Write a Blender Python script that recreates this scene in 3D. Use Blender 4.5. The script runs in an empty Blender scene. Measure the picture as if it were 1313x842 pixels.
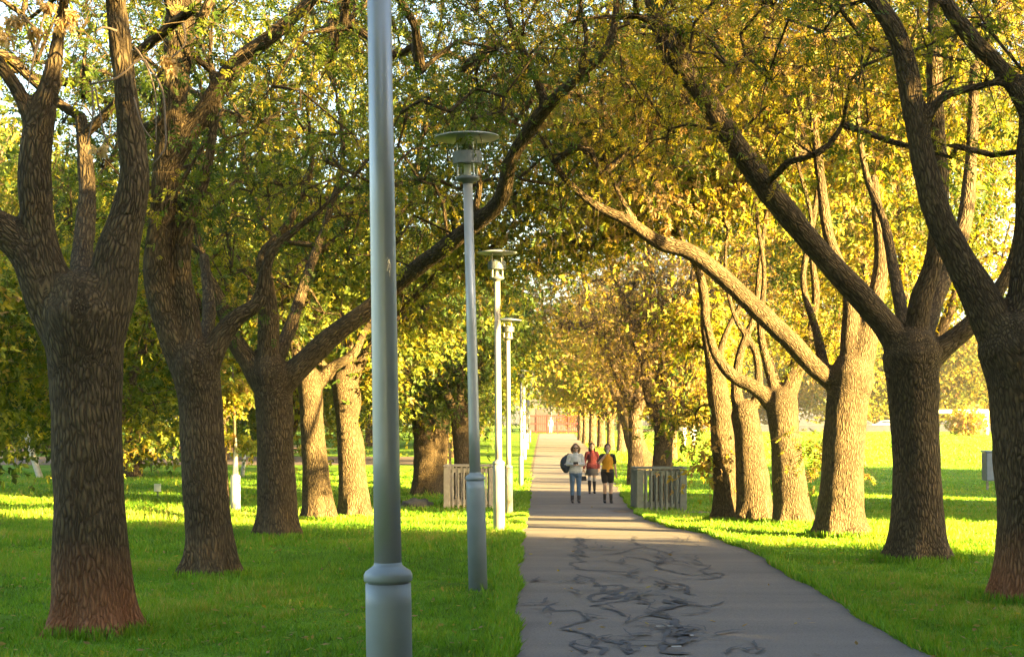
import bpy, math, random
import numpy as np
from mathutils import Vector, noise as mnoise, kdtree

random.seed(7)
RNG = np.random.default_rng(11)
scene = bpy.context.scene
COL = scene.collection
F = 2000.0          # focal length in photograph pixels
HX, HY, CZ = 656.5, 545.0, 1.65

# ------------------------------------------------------------------ terrain
_ky = [-80, 0, 20, 26, 37, 46, 61, 80, 100, 130, 170, 230, 400, 900]
_kd = [1.6, 1.62, 1.64, 1.72, 2.12, 2.3, 2.38, 2.2, 1.9, 1.45, .95, .72, .45, .2]
_ty = np.arange(-80, 900.01, .5)
_tz = CZ - np.interp(_ty, _ky, _kd)
_k = np.ones(15) / 15
_tz = np.convolve(np.pad(_tz, 7, mode='edge'), _k, 'valid')
def zg(y):
    return float(np.interp(y, _ty, _tz))
def zga(y):
    return np.interp(y, _ty, _tz)
def P(px, py, Y):
    return Vector(((px - HX) / F * Y, Y, CZ - (py - HY) * Y / F))
def G(px, py):
    """ground point seen at photograph pixel"""
    lo = 3.0
    for Y in np.arange(3, 420, .05):
        if zg(Y) >= CZ - (py - HY) * Y / F:
            return Vector(((px - HX) / F * Y, float(Y), zg(Y)))
    return Vector(((px - HX) / F * 420, 420, zg(420)))

# ------------------------------------------------------------------ objects
def link(o, parent=None):
    COL.objects.link(o)
    if parent is not None:
        o.parent = parent
    return o
def tag(o, label=None, cat=None, group=None, kind=None):
    if label: o['label'] = label
    if cat: o['category'] = cat
    if group: o['group'] = group
    if kind: o['kind'] = kind
    return o
def thing(name, loc, label, cat, group=None, rz=0):
    o = bpy.data.objects.new(name, None)
    o.empty_display_size = .3
    link(o)
    o.location = loc
    o.rotation_euler = (0, 0, rz)
    return tag(o, label, cat, group)
def copy_tree(o, parent=None):
    c = o.copy(); link(c)
    c.parent = parent
    for ch in list(o.children):
        copy_tree(ch, c)
    return c

def make_mesh(name, V, faces, attrs=None, smooth=True):
    """V (n,3); faces list of (m,k) int arrays; attrs {name:(n,) or (n,3)}"""
    me = bpy.data.meshes.new(name)
    V = np.asarray(V, dtype=np.float32)
    me.vertices.add(len(V)); me.vertices.foreach_set('co', V.ravel())
    faces = [np.asarray(f, dtype=np.int32) for f in faces if len(f)]
    nl = sum(f.size for f in faces); nf = sum(len(f) for f in faces)
    me.loops.add(nl); me.polygons.add(nf)
    me.loops.foreach_set('vertex_index', np.concatenate([f.ravel() for f in faces]))
    tot = np.concatenate([np.full(len(f), f.shape[1], np.int32) for f in faces])
    st = np.concatenate([[0], np.cumsum(tot)[:-1]]).astype(np.int32)
    me.polygons.foreach_set('loop_start', st)
    me.polygons.foreach_set('use_smooth', np.full(nf, smooth, bool))
    me.update(calc_edges=True)
    if attrs:
        for k, a in attrs.items():
            a = np.asarray(a, dtype=np.float32)
            if a.ndim == 1:
                at = me.attributes.new(k, 'FLOAT', 'POINT'); at.data.foreach_set('value', a)
            else:
                at = me.attributes.new(k, 'FLOAT_VECTOR', 'POINT'); at.data.foreach_set('vector', a.ravel())
    return me

class MB:
    def __init__(s):
        s.V = []; s.F = {3: [], 4: []}; s.n = 0; s.bark = []; s.big = []
    def add(s, V, Fs, bark=None):
        V = np.asarray(V, float)
        s.V.append(V)
        s.bark.append(V if bark is None else bark)
        for f in Fs:
            f = np.asarray(f, int)
            if len(f) == 0: continue
            if f.shape[1] in (3, 4): s.F[f.shape[1]].append(f + s.n)
            else: s.big.append(f + s.n)
        s.n += len(V)
    def mesh(s, name, smooth=True, bark=False):
        V = np.concatenate(s.V)
        fs = [np.concatenate(v) for v in s.F.values() if v] + s.big
        return make_mesh(name, V, fs, {'bark': np.concatenate(s.bark)} if bark else None, smooth)
    def build(s, name, mat, parent=None, smooth=False, bevel=0, bark=False):
        me = s.mesh(name, smooth, bark); me.materials.append(mat)
        o = link(bpy.data.objects.new(name, me), parent)
        if bevel:
            b = o.modifiers.new('bevel', 'BEVEL'); b.width = bevel; b.segments = 2; b.limit_method = 'ANGLE'
        return o
    # --- shapes
    def box(s, c, size, rz=0, taper=1.0):
        x, y, z = [v / 2 for v in size]
        V = np.array([(-x, -y, -z), (x, -y, -z), (x, y, -z), (-x, y, -z),
                      (-x * taper, -y * taper, z), (x * taper, -y * taper, z), (x * taper, y * taper, z), (-x * taper, y * taper, z)])
        if rz:
            ca, sa = math.cos(rz), math.sin(rz)
            V[:, :2] = V[:, :2] @ np.array([[ca, sa], [-sa, ca]])
        V += np.array(c)
        s.add(V, [[(0, 3, 2, 1), (4, 5, 6, 7), (0, 1, 5, 4), (1, 2, 6, 5), (2, 3, 7, 6), (3, 0, 4, 7)]])
    def lathe(s, prof, seg=32, c=(0, 0, 0)):
        n = len(prof); a = np.linspace(0, 2 * math.pi, seg, endpoint=False)
        V = np.array([(c[0] + r * math.cos(t), c[1] + r * math.sin(t), c[2] + z) for r, z in prof for t in a])
        Q = [(i * seg + j, i * seg + (j + 1) % seg, (i + 1) * seg + (j + 1) % seg, (i + 1) * seg + j) for i in range(n - 1) for j in range(seg)]
        s.add(V, [Q, [tuple(range(seg - 1, -1, -1))], [tuple((n - 1) * seg + j for j in range(seg))]])
    def tube(s, pts, rad, seg=8, caps=True, phase=0.0):
        pts = np.asarray(pts, float); rad = np.asarray(rad, float)
        fr = frames(pts)
        a = np.linspace(0, 2 * math.pi, seg, endpoint=False) + phase
        d = np.concatenate([[0], np.cumsum(np.linalg.norm(np.diff(pts, axis=0), axis=1))])
        ca, sa = np.cos(a), np.sin(a)
        off = fr[0][:, None, :] * ca[None, :, None] + fr[1][:, None, :] * sa[None, :, None]
        V = pts[:, None, :] + off * rad[:, None, None]
        B = np.stack([rad[:, None] * ca[None, :], rad[:, None] * sa[None, :], np.repeat(d[:, None], seg, 1)], -1)
        n = len(pts)
        i = np.arange(n - 1)[:, None] * seg; j = np.arange(seg)[None, :]; k = (j + 1) % seg
        Q = np.stack([i + j, i + k, i + seg + k, i + seg + j], -1).reshape(-1, 4)
        fs = [Q]
        if caps:
            fs += [[tuple(range(seg - 1, -1, -1))], [tuple((n - 1) * seg + q for q in range(seg))]]
        s.add(V.reshape(-1, 3), fs, B.reshape(-1, 3))

def frames(pts):
    t = np.gradient(pts, axis=0); t /= np.linalg.norm(t, axis=1)[:, None] + 1e-9
    u = np.cross(t[0], (0, 1, 0) if abs(t[0][1]) < .9 else (1, 0, 0)); u /= np.linalg.norm(u)
    U = np.empty_like(pts)
    for i in range(len(pts)):
        u = u - t[i] * np.dot(u, t[i]); u /= np.linalg.norm(u) + 1e-9
        U[i] = u
    return U, np.cross(t, U), t

def smooth_path(pts, rad, step):
    """Catmull-Rom resample"""
    pts = np.asarray(pts, float); rad = np.asarray(rad, float)
    A = np.column_stack([pts, rad])
    E = np.vstack([2 * A[0] - A[1], A, 2 * A[-1] - A[-2]])
    out = []
    for i in range(1, len(E) - 2):
        p0, p1, p2, p3 = E[i - 1], E[i], E[i + 1], E[i + 2]
        n = max(2, int(np.linalg.norm(p2[:3] - p1[:3]) / step))
        for t in np.arange(n) / n:
            out.append(.5 * (2 * p1 + (p2 - p0) * t + (2 * p0 - 5 * p1 + 4 * p2 - p3) * t * t + (3 * p1 - p0 - 3 * p2 + p3) * t ** 3))
    out.append(A[-1])
    out = np.array(out)
    return out[:, :3], np.maximum(out[:, 3], .002)

def caps_round(p, r):
    """add rounded ends to a chain"""
    d0 = (p[0] - p[1]); d0 /= np.linalg.norm(d0) + 1e-9
    d1 = (p[-1] - p[-2]); d1 /= np.linalg.norm(d1) + 1e-9
    P_ = [p[0] + d0 * r[0] * .95, p[0] + d0 * r[0] * .7] + list(p) + [p[-1] + d1 * r[-1] * .7, p[-1] + d1 * r[-1] * .95]
    R_ = [r[0] * .3, r[0] * .72] + list(r) + [r[-1] * .72, r[-1] * .3]
    return np.array(P_), np.array(R_)

def remesh(mb, voxel, smooth_it=4, factor=.5):
    me = mb.mesh('tmp')
    o = link(bpy.data.objects.new('tmp', me))
    m = o.modifiers.new('r', 'REMESH'); m.mode = 'VOXEL'; m.voxel_size = voxel
    if smooth_it:
        sm = o.modifiers.new('s', 'SMOOTH'); sm.factor = factor; sm.iterations = smooth_it
    dg = bpy.context.evaluated_depsgraph_get()
    ev = o.evaluated_get(dg)
    res = bpy.data.meshes.new_from_object(ev)
    bpy.data.objects.remove(o); bpy.data.meshes.remove(me)
    return res

# ------------------------------------------------------------------ materials
def new_mat(name):
    m = bpy.data.materials.new(name); m.use_nodes = True
    nt = m.node_tree; nt.nodes.clear()
    out = nt.nodes.new('ShaderNodeOutputMaterial')
    return m, nt, out
def N(nt, t, **kw):
    n = nt.nodes.new(t)
    for k, v in kw.items():
        if k.startswith('i_'): n.inputs[k[2:].replace('_', ' ')].default_value = v
        else: setattr(n, k, v)
    return n
def ramp(nt, stops, interp='LINEAR'):
    r = nt.nodes.new('ShaderNodeValToRGB'); r.color_ramp.interpolation = interp
    el = r.color_ramp.elements
    el[0].position, el[0].color = stops[0][0], (*stops[0][1], 1)
    el[1].position, el[1].color = stops[-1][0], (*stops[-1][1], 1)
    for p, c in stops[1:-1]:
        e = el.new(p); e.color = (*c, 1)
    return r
def simple_mat(name, col, rough=.6, metal=0, var=.15, scale=8, bump=0, coat=0):
    m, nt, out = new_mat(name); L = nt.links.new
    b = N(nt, 'ShaderNodeBsdfPrincipled'); b.inputs['Roughness'].default_value = rough; b.inputs['Metallic'].default_value = metal
    tc = N(nt, 'ShaderNodeTexCoord'); nz = N(nt, 'ShaderNodeTexNoise'); nz.inputs['Scale'].default_value = scale; nz.inputs['Detail'].default_value = 6
    L(tc.outputs['Object'], nz.inputs['Vector'])
    r = ramp(nt, [(.25, tuple(c * (1 - var) for c in col)), (.75, tuple(min(1, c * (1 + var)) for c in col))])
    L(nz.outputs['Fac'], r.inputs['Fac']); L(r.outputs['Color'], b.inputs['Base Color'])
    if bump:
        bp = N(nt, 'ShaderNodeBump'); bp.inputs['Strength'].default_value = bump; bp.inputs['Distance'].default_value = .01
        L(nz.outputs['Fac'], bp.inputs['Height']); L(bp.outputs['Normal'], b.inputs['Normal'])
    L(b.outputs[0], out.inputs[0])
    return m

def bark_mat(name, dark, light, sc=(26, 26, 5.5), stain=None, dist=.03):
    m, nt, out = new_mat(name); L = nt.links.new
    b = N(nt, 'ShaderNodeBsdfPrincipled'); b.inputs['Roughness'].default_value = .92; b.inputs['Specular IOR Level'].default_value = .15
    at = N(nt, 'ShaderNodeAttribute'); at.attribute_name = 'bark'
    n0 = N(nt, 'ShaderNodeTexNoise'); n0.inputs['Scale'].default_value = 5; n0.inputs['Detail'].default_value = 3
    L(at.outputs['Vector'], n0.inputs['Vector'])
    mx = N(nt, 'ShaderNodeVectorMath', operation='MULTIPLY_ADD'); mx.inputs[1].default_value = (.06, .06, .16)
    L(n0.outputs['Color'], mx.inputs[0]); L(at.outputs['Vector'], mx.inputs[2])
    mp = N(nt, 'ShaderNodeMapping'); mp.inputs['Scale'].default_value = sc
    oi = N(nt, 'ShaderNodeObjectInfo'); ro = N(nt, 'ShaderNodeVectorMath', operation='SCALE'); ro.inputs[0].default_value = (3.1, 5.7, 7.9); L(oi.outputs['Random'], ro.inputs['Scale'])
    ra = N(nt, 'ShaderNodeVectorMath', operation='ADD'); L(mx.outputs[0], ra.inputs[0]); L(ro.outputs[0], ra.inputs[1])
    L(ra.outputs[0], mp.inputs['Vector'])
    vo = N(nt, 'ShaderNodeTexVoronoi', feature='DISTANCE_TO_EDGE'); vo.inputs['Scale'].default_value = 1
    L(mp.outputs[0], vo.inputs['Vector'])
    nz = N(nt, 'ShaderNodeTexNoise'); nz.inputs['Scale'].default_value = 1.3; nz.inputs['Detail'].default_value = 6; nz.inputs['Roughness'].default_value = .65
    L(mp.outputs[0], nz.inputs['Vector'])
    big = N(nt, 'ShaderNodeTexNoise'); big.inputs['Scale'].default_value = 2.2; big.inputs['Detail'].default_value = 3
    L(at.outputs['Vector'], big.inputs['Vector'])
    vo2 = N(nt, 'ShaderNodeTexVoronoi', feature='DISTANCE_TO_EDGE'); vo2.inputs['Scale'].default_value = .78; L(mp.outputs[0], vo2.inputs['Vector'])
    bs = ramp(nt, [(.42, (0, 0, 0)), (.58, (1, 1, 1))]); bn2 = N(nt, 'ShaderNodeTexNoise'); bn2.inputs['Scale'].default_value = 1.6; L(ra.outputs[0], bn2.inputs['Vector']); L(bn2.outputs['Fac'], bs.inputs['Fac'])
    vm = N(nt, 'ShaderNodeMix', data_type='FLOAT'); L(bs.outputs['Color'], vm.inputs[0]); L(vo.outputs['Distance'], vm.inputs[2]); L(vo2.outputs['Distance'], vm.inputs[3])
    r1 = ramp(nt, [(0, (0, 0, 0)), (.28, (.85, .85, .85)), (.6, (1, 1, 1))]); L(vm.outputs[0], r1.inputs['Fac'])
    h = N(nt, 'ShaderNodeMath', operation='MULTIPLY_ADD'); h.inputs[1].default_value = .7
    L(nz.outputs['Fac'], h.inputs[0]); L(r1.outputs['Color'], h.inputs[2])
    c = ramp(nt, [(.12, tuple(v * .3 for v in dark)), (.5, dark), (.78, tuple((a + q) / 2 for a, q in zip(dark, light))), (1, light)])
    hs = N(nt, 'ShaderNodeMath', operation='MULTIPLY'); hs.inputs[1].default_value = 1 / 1.55; L(h.outputs[0], hs.inputs[0])
    L(hs.outputs[0], c.inputs['Fac'])
    mm = N(nt, 'ShaderNodeMix', data_type='RGBA', blend_type='MULTIPLY'); mm.inputs[0].default_value = .7
    br = ramp(nt, [(.3, (.6, .6, .58)), (.7, (1.2, 1.15, 1.05))]); L(big.outputs['Fac'], br.inputs['Fac'])
    L(c.outputs['Color'], mm.inputs[6]); L(br.outputs['Color'], mm.inputs[7])
    last = mm.outputs[2]
    if stain:
        # reddish soil stain on the lowest part of the trunk (object space height)
        tc = N(nt, 'ShaderNodeTexCoord'); sx = N(nt, 'ShaderNodeSeparateXYZ'); L(tc.outputs['Object'], sx.inputs[0])
        a = N(nt, 'ShaderNodeMath', operation='MULTIPLY_ADD'); a.inputs[1].default_value = .45; a.inputs[2].default_value = -.22
        L(big.outputs['Fac'], a.inputs[0])
        s2 = N(nt, 'ShaderNodeMath', operation='ADD'); L(a.outputs[0], s2.inputs[0]); L(sx.outputs['Z'], s2.inputs[1])
        mr = N(nt, 'ShaderNodeMapRange'); mr.inputs['From Min'].default_value = .15; mr.inputs['From Max'].default_value = .75
        mr.inputs['To Min'].default_value = .75; mr.inputs['To Max'].default_value = 0
        L(s2.outputs[0], mr.inputs['Value'])
        m3 = N(nt, 'ShaderNodeMix', data_type='RGBA', blend_type='MIX'); L(mr.outputs[0], m3.inputs[0]); L(last, m3.inputs[6])
        st = N(nt, 'ShaderNodeMix', data_type='RGBA', blend_type='MULTIPLY'); st.inputs[0].default_value = .75
        st.inputs[6].default_value = (*stain, 1); hh = N(nt, 'ShaderNodeMath', operation='MULTIPLY'); hh.inputs[1].default_value = 1.0
        L(hs.outputs[0], hh.inputs[0]); L(hh.outputs[0], st.inputs[7]); L(st.outputs[2], m3.inputs[7])
        last = m3.outputs[2]
    L(last, b.inputs['Base Color'])
    bp = N(nt, 'ShaderNodeBump'); bp.inputs['Strength'].default_value = .9; bp.inputs['Distance'].default_value = dist
    L(h.outputs[0], bp.inputs['Height']); L(bp.outputs['Normal'], b.inputs['Normal'])
    L(b.outputs[0], out.inputs[0])
    return m

def leaf_mat(name, stops, trans=.45, tboost=1.5):
    m, nt, out = new_mat(name); L = nt.links.new
    at = N(nt, 'ShaderNodeAttribute'); at.attribute_name = 'tint'
    r = ramp(nt, stops); L(at.outputs['Fac'], r.inputs['Fac'])
    d = N(nt, 'ShaderNodeBsdfPrincipled'); d.inputs['Roughness'].default_value = .5; d.inputs['Specular IOR Level'].default_value = .25
    L(r.outputs['Color'], d.inputs['Base Color'])
    t = N(nt, 'ShaderNodeBsdfTranslucent')
    mt = N(nt, 'ShaderNodeMix', data_type='RGBA', blend_type='MULTIPLY'); mt.inputs[0].default_value = 1
    mt.inputs[7].default_value = (1.5 * tboost, 1.25 * tboost, .6, 1)
    L(r.outputs['Color'], mt.inputs[6]); L(mt.outputs[2], t.inputs['Color'])
    mx = N(nt, 'ShaderNodeMixShader'); mx.inputs[0].default_value = trans
    L(d.outputs[0], mx.inputs[1]); L(t.outputs[0], mx.inputs[2]); L(mx.outputs[0], out.inputs[0])
    return m

LEAFY = leaf_mat('avenue_leaves', [(0, (.024, .046, .012)), (.3, (.052, .100, .016)), (.55, (.14, .17, .018)), (.75, (.31, .265, .025)), (.88, (.20, .14, .05)), (1, (.27, .19, .10))], .46, 1.35)
GRASSM = leaf_mat('grass_blades', [(0, (.05, .115, .010)), (.5, (.12, .29, .015)), (.85, (.20, .27, .02)), (1, (.34, .30, .08))], .35, 1.2)
BARK = bark_mat('furrowed_bark', (.088, .067, .040), (.185, .142, .076), sc=(40, 40, 8.5))
BARK_RED = bark_mat('red_footed_bark', (.088, .067, .040), (.185, .142, .076), sc=(40, 40, 8.5), stain=(.40, .17, .08))
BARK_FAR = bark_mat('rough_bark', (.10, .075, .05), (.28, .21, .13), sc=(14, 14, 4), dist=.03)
TWIG = simple_mat('twig_bark', (.11, .08, .05), .9)
DEADTWIG = simple_mat('dead_twig', (.13, .10, .075), .8)
PALEBARK = simple_mat('pale_smooth_bark', (.42, .42, .38), .7, var=.3, scale=6)

# ------------------------------------------------------------------ foliage
def spray_template(kind):
    T = []
    def leaflet(base, ang, ln, w, cz=0.0, bend=.12):
        d = np.array([math.cos(ang), math.sin(ang), 0]); s = np.array([-math.sin(ang), math.cos(ang), 0])
        b = np.array([base, 0, 0])
        T.extend([b, b + d * ln * .45 + s * w + (0, 0, cz + .03), b + d * ln + (0, 0, -bend), b + d * ln * .45 - s * w + (0, 0, cz - .02)])
    if kind == 'spray':
        for t, a in ((.12, .9), (.38, .85), (.64, .75)):
            leaflet(t, a, .42, .085, .02); leaflet(t, -a, .42, .085, -.02)
        leaflet(.72, 0, .45, .085)
    elif kind == 'tri':
        leaflet(0, .9, .55, .17, .03); leaflet(.05, -.8, .55, .17, -.03); leaflet(.25, 0, .75, .17)
    else:
        leaflet(0, .5, .8, .22, .05); leaflet(.2, -.6, .75, .22, -.05)
    return np.array(T)
TEMPL = {k: spray_template(k) for k in ('spray', 'tri', 'duo')}

def foliage(centers, sig, per, size, tint, kind='spray', rng=RNG, droop=.8, flat=.75, cw=.18, name='crown'):
    centers = np.asarray(centers, float); n = len(centers)
    per_i = np.maximum(1, rng.poisson(per, n)); idx = np.repeat(np.arange(n), per_i); M = len(idx)
    csz = rng.uniform(.6, 1.35, n)
    off = rng.normal(size=(M, 3)) * sig * csz[idx][:, None]; off[:, 2] *= flat
    pos = centers[idx] + off
    a = rng.normal(size=(M, 3)) + off / (sig + 1e-6) * .5; a[:, 2] -= droop * 1.4
    a /= np.linalg.norm(a, axis=1)[:, None]
    b = np.cross(a, rng.normal(size=(M, 3)) * .9 + (0, 0, .6)); b /= np.linalg.norm(b, axis=1)[:, None] + 1e-9
    c = np.cross(a, b)
    T = TEMPL[kind]; K = len(T)
    s = size * rng.uniform(.6, 1.3, M)
    V = pos[:, None, :] + s[:, None, None] * (T[None, :, 0, None] * a[:, None, :] + T[None, :, 1, None] * b[:, None, :] + T[None, :, 2, None] * c[:, None, :])
    ct = rng.normal(tint, cw, n)
    tt = np.clip(ct[idx] + rng.normal(0, .09, M), 0, 1)
    Vn = V.reshape(-1, 3)
    Fq = np.arange(len(Vn)).reshape(-1, 4)
    return Vn, Fq, np.repeat(tt, K)

def leaf_object(name, parts, mat, parent):
    off = 0; Vs = []; Fs = []; Ts = []
    for V, Fq, T in parts:
        Vs.append(V); Fs.append(Fq + off); Ts.append(T); off += len(V)
    me = make_mesh(name, np.concatenate(Vs), [np.concatenate(Fs)], {'tint': np.concatenate(Ts)}, smooth=False)
    me.materials.append(mat)
    return link(bpy.data.objects.new(name, me), parent)

# ------------------------------------------------------------------ tree builder
def ellipsoid_pts(rng, c, r, n, inner=.35, keep=None):
    out = []
    while len(out) < n:
        p = rng.normal(size=3); p /= np.linalg.norm(p)
        p = p * (inner + (1 - inner) * rng.random() ** .6) * np.array(r) + np.array(c)
        if keep is None or keep(p): out.append(p)
    return out

class Tree:
    """all coordinates local to the tree's base"""
    def __init__(s, seed):
        s.rng = np.random.default_rng(seed); s.limbs = []; s.seed = seed
    def limb(s, pts, rad):
        s.limbs.append((np.array(pts, float), np.array(rad, float)))
    def grow(s, attract, step=.45, wig=.14, leafr=.0105):
        rng = s.rng
        nodes = []; par = []; lim = []
        for p, r in s.limbs:
            q, rr = smooth_path(p, r, .25)
            for a, b_ in zip(q, rr):
                if a[2] > 1.9: nodes.append(a); par.append(-1); lim.append(b_)
        nb = len(nodes)
        base_r = list(lim)
        A = np.array(attract)
        ND = np.array(nodes)
        d = np.min(np.linalg.norm(A[:, None, :] - ND[None, :, :], axis=2), axis=1)
        order = np.argsort(d)
        branches = []
        arr = np.zeros((len(nodes) + len(A) * 24, 3)); arr[:nb] = ND; n = nb
        for ai in order:
            a = A[ai]
            dd = arr[:n] - a
            dist = np.linalg.norm(dd, axis=1) + np.maximum(0, arr[:n, 2] - a[2]) * .35
            k = int(np.argmin(dist))
            p0 = arr[k].copy(); L = np.linalg.norm(a - p0)
            m = max(2, min(20, int(L / step)))
            up = np.array([0, 0, .16 * L]); side = rng.normal(size=3) * .10 * L
            ids = [k]
            for j in range(1, m + 1):
                t = j / m
                q = p0 + (a - p0) * t + (up + side) * math.sin(math.pi * t) + rng.normal(size=3) * wig * step * (t < 1)
                arr[n] = q; par.append(ids[-1]); lim.append(0); ids.append(n); n += 1
            branches.append(ids)
        cnt = np.zeros(n)
        for ids in branches: cnt[ids[-1]] += 1
        for i in range(n - 1, nb - 1, -1):
            if par[i] >= 0: cnt[par[i]] += cnt[i]
        R = leafr * np.maximum(cnt, 1) ** .46
        s.nodes = arr[:n]; s.branches = branches; s.R = R; s.nb = nb; s.base_r = base_r
        return s
    def build_wood(s, root, mat, voxel=None, fine=None, lumps=.02, seg=10, step=.08, cap_r=True):
        mb = MB(); S = []
        for p, r in s.limbs:
            q, rr = smooth_path(p, r, step)
            if voxel: qc, rc = caps_round(q, rr)
            else: qc, rc = q, rr
            mb.tube(qc, rc, 20 if voxel else seg)
            if voxel:
                U, W, T = frames(q)
                d = np.concatenate([[0], np.cumsum(np.linalg.norm(np.diff(q, axis=0), axis=1))]) + q[0][2]
                S.append((q, U, W, T, d, rr))
        if voxel:
            me = remesh(mb, voxel, 5)
            n = len(me.vertices); V = np.empty(n * 3, np.float32); me.vertices.foreach_get('co', V); V = V.reshape(-1, 3).astype(float)
            Q = np.concatenate([x[0] for x in S]); U = np.concatenate([x[1] for x in S]); W = np.concatenate([x[2] for x in S])
            T = np.concatenate([x[3] for x in S]); D = np.concatenate([x[4] for x in S]); RR = np.concatenate([x[5] for x in S])
            kd = kdtree.KDTree(len(Q))
            for i, q in enumerate(Q): kd.insert(q, i)
            kd.balance()
            idx = np.array([kd.find(v)[1] for v in V])
            off = V - Q[idx]
            B = np.stack([(off * U[idx]).sum(1), (off * W[idx]).sum(1), D[idx] + (off * T[idx]).sum(1)], -1)
            # lumps and root flare
            sd = s.seed * 3.1
            nrm = off / (np.linalg.norm(off, axis=1)[:, None] + 1e-6)
            lum = np.array([mnoise.noise(Vector((v[0] * 2.3 + sd, v[1] * 2.3, v[2] * 1.7))) + .45 * mnoise.noise(Vector((v[0] * 6 + sd, v[1] * 6, v[2] * 4))) for v in V])
            V2 = V + nrm * (lum * lumps * (.4 + RR[idx] * 3))[:, None]
            th = np.arctan2(V[:, 1], V[:, 0]); low = np.exp(-np.maximum(V[:, 2], 0) / .2) * (V[:, 2] < 1)
            fl = low * (.05 + .06 * np.sin(th * 5 + s.seed) + .04 * np.sin(th * 8 + 2 * s.seed))
            V2[:, :2] += nrm[:, :2] * fl[:, None]
            npol = len(me.polygons); lv = np.empty(len(me.loops), np.int32); me.loops.foreach_get('vertex_index', lv)
            lt = np.empty(npol, np.int32); me.polygons.foreach_get('loop_total', lt); ls = np.empty(npol, np.int32); me.polygons.foreach_get('loop_start', ls)
            fs = []
            for kk in (3, 4):
                st = ls[lt == kk]
                if len(st): fs.append(lv[st[:, None] + np.arange(kk)[None, :]])
            bpy.data.meshes.remove(me)
            mb = MB(); mb.add(V2, fs, B)
        for ids in s.branches:
            p = s.nodes[ids]; r = s.R[ids].copy(); r[0] = min(r[0], r[1] * 1.3); r[-1] *= .6
            if len(p) < 2: continue
            mb.tube(p, r, 5, caps=False)
        if fine:
            ends = np.array([s.nodes[i[-1]] for i in s.branches])
            for e in ends:
                for _ in range(fine):
                    d = s.rng.normal(size=3); d /= np.linalg.norm(d); L = s.rng.uniform(.3, 1.0)
                    m = e + d * L * .5 + (0, 0, .05); q = e + d * L + (0, 0, -.12)
                    mb.tube([e, m, q], [.006, .004, .002], 3, caps=False)
        return mb.build('trunk', mat, root, smooth=True, bark=True)
    def ends(s):
        return np.array([s.nodes[i[-1]] for i in s.branches] + [s.nodes[i[len(i) // 2]] for i in s.branches if len(i) > 5])

def spec_limb(base, Y, nodes):
    """nodes: (px, py, width_px[, dY]); returns local pts, radii"""
    pts = []; rad = []
    for nd in nodes:
        px, py, w = nd[:3]; dy = nd[3] if len(nd) > 3 else 0
        p = P(px, py, Y + dy) - base
        pts.append((p.x, p.y, p.z)); rad.append(w / 2 * (Y + dy) / F)
    return pts, rad

def path_keep(base, zmin_path=4.6, zmin=2.6, far=False):
    def k(p):
        X = p[0] + base[0]; Z = p[2] + base[2] 
        z = zmin_path if -1.5 < X < 3.8 else zmin
        c = X * .574 + (p[1] + base[1]) * .819
        if 17 < c < 34 and X > -3: z = max(z, 3.9 + .26 * (X + 3.5))
        return p[2] > z
    return k

def hero_tree(px, py, trunk, limbs, label, seed, crowns, per=34, size=.2, sig=.32, tint=.42, kind='spray', voxel=.03, mat=None, Y=None, cw=.16,
              zpath=4.4, zlow=3.2, group='avenue trees lining the path', extra_keep=None, fine=9, droop=.8, sprigs=()):
    base = G(px, py)
    if Y: base = Vector(((px - HX) / F * Y, Y, zg(Y)))
    Y = base.y
    root = thing('avenue_tree', base, label, 'tree', group)
    t = Tree(seed)
    tp, tr_ = spec_limb(base, Y, trunk)
    tp = [(tp[0][0] * 1.0, 0, -.25)] + tp; tr_ = [tr_[0] * 1.02] + tr_
    t.limb(tp, tr_)
    for l in limbs: t.limb(*spec_limb(base, Y, [(q[0], q[1], q[2] * .9, *q[3:]) for q in l]))
    keep0 = path_keep(base, zpath, zlow)
    keep = (lambda p: keep0(p) and extra_keep(p)) if extra_keep else keep0
    A = []
    for (c, r, n) in crowns: A += ellipsoid_pts(t.rng, c, r, n, keep=keep)
    for (sx, sy, rx, ry, dY, n) in sprigs:
        c = P(sx, sy, Y + dY) - base; A += ellipsoid_pts(t.rng, tuple(c), (rx * Y / F, .6, ry * Y / F), n, inner=.05)
    t.grow(A)
    t.build_wood(root, mat or BARK, voxel=voxel, fine=fine)
    e = t.ends(); e = e[(e[:, 2] > (zlow - .3 if not sprigs else 1.1))]
    fs_ = (.66, 1.05) if kind == 'spray' else (.64, 1.25)
    leaf_object('crown', [foliage(e, sig, per * fs_[1], size * fs_[0], tint, kind, t.rng, cw=cw, droop=droop)], LEAFY, root)
    return root, t, base

GX = lambda px, Y: (px - HX) / F * Y
# ---- LEFT ROW
T1 = hero_tree(118, 812,
    [(118, 812, 116), (118, 780, 102), (116, 700, 94), (113, 600, 90), (110, 500, 92), (108, 440, 102), (108, 400, 110)],
    [[(88, 450, 60), (66, 390, 66), (40, 330, 56), (5, 295, 48), (-60, 260, 44), (-140, 190, 34)],
     [(128, 440, 70), (142, 380, 70), (152, 320, 62), (166, 265, 50), (172, 215, 42), (164, 140, 36), (155, 60, 33), (148, 0, 30), (140, -90, 26, -.5), (120, -200, 20, -1)],
     [(72, 380, 58), (52, 300, 48), (45, 235, 48), (48, 170, 44), (66, 100, 26), (76, 40, 20), (85, -30, 16, -.3), (80, -120, 12)],
     [(48, 175, 34), (30, 130, 24), (5, 90, 20), (-40, 40, 16)],
     [(112, 400, 50), (106, 330, 34, .8), (112, 250, 26, 1.4), (104, 150, 20, 2)]],
    'thick furrowed trunk with a red stained foot, nearest tree on the left lawn', 101,
    [((-1, 0, 7.2), (4.2, 4, 2.8), 150)], tint=.44, cw=.22, zlow=4.3, zpath=5.2, per=36, mat=BARK_RED)
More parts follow.
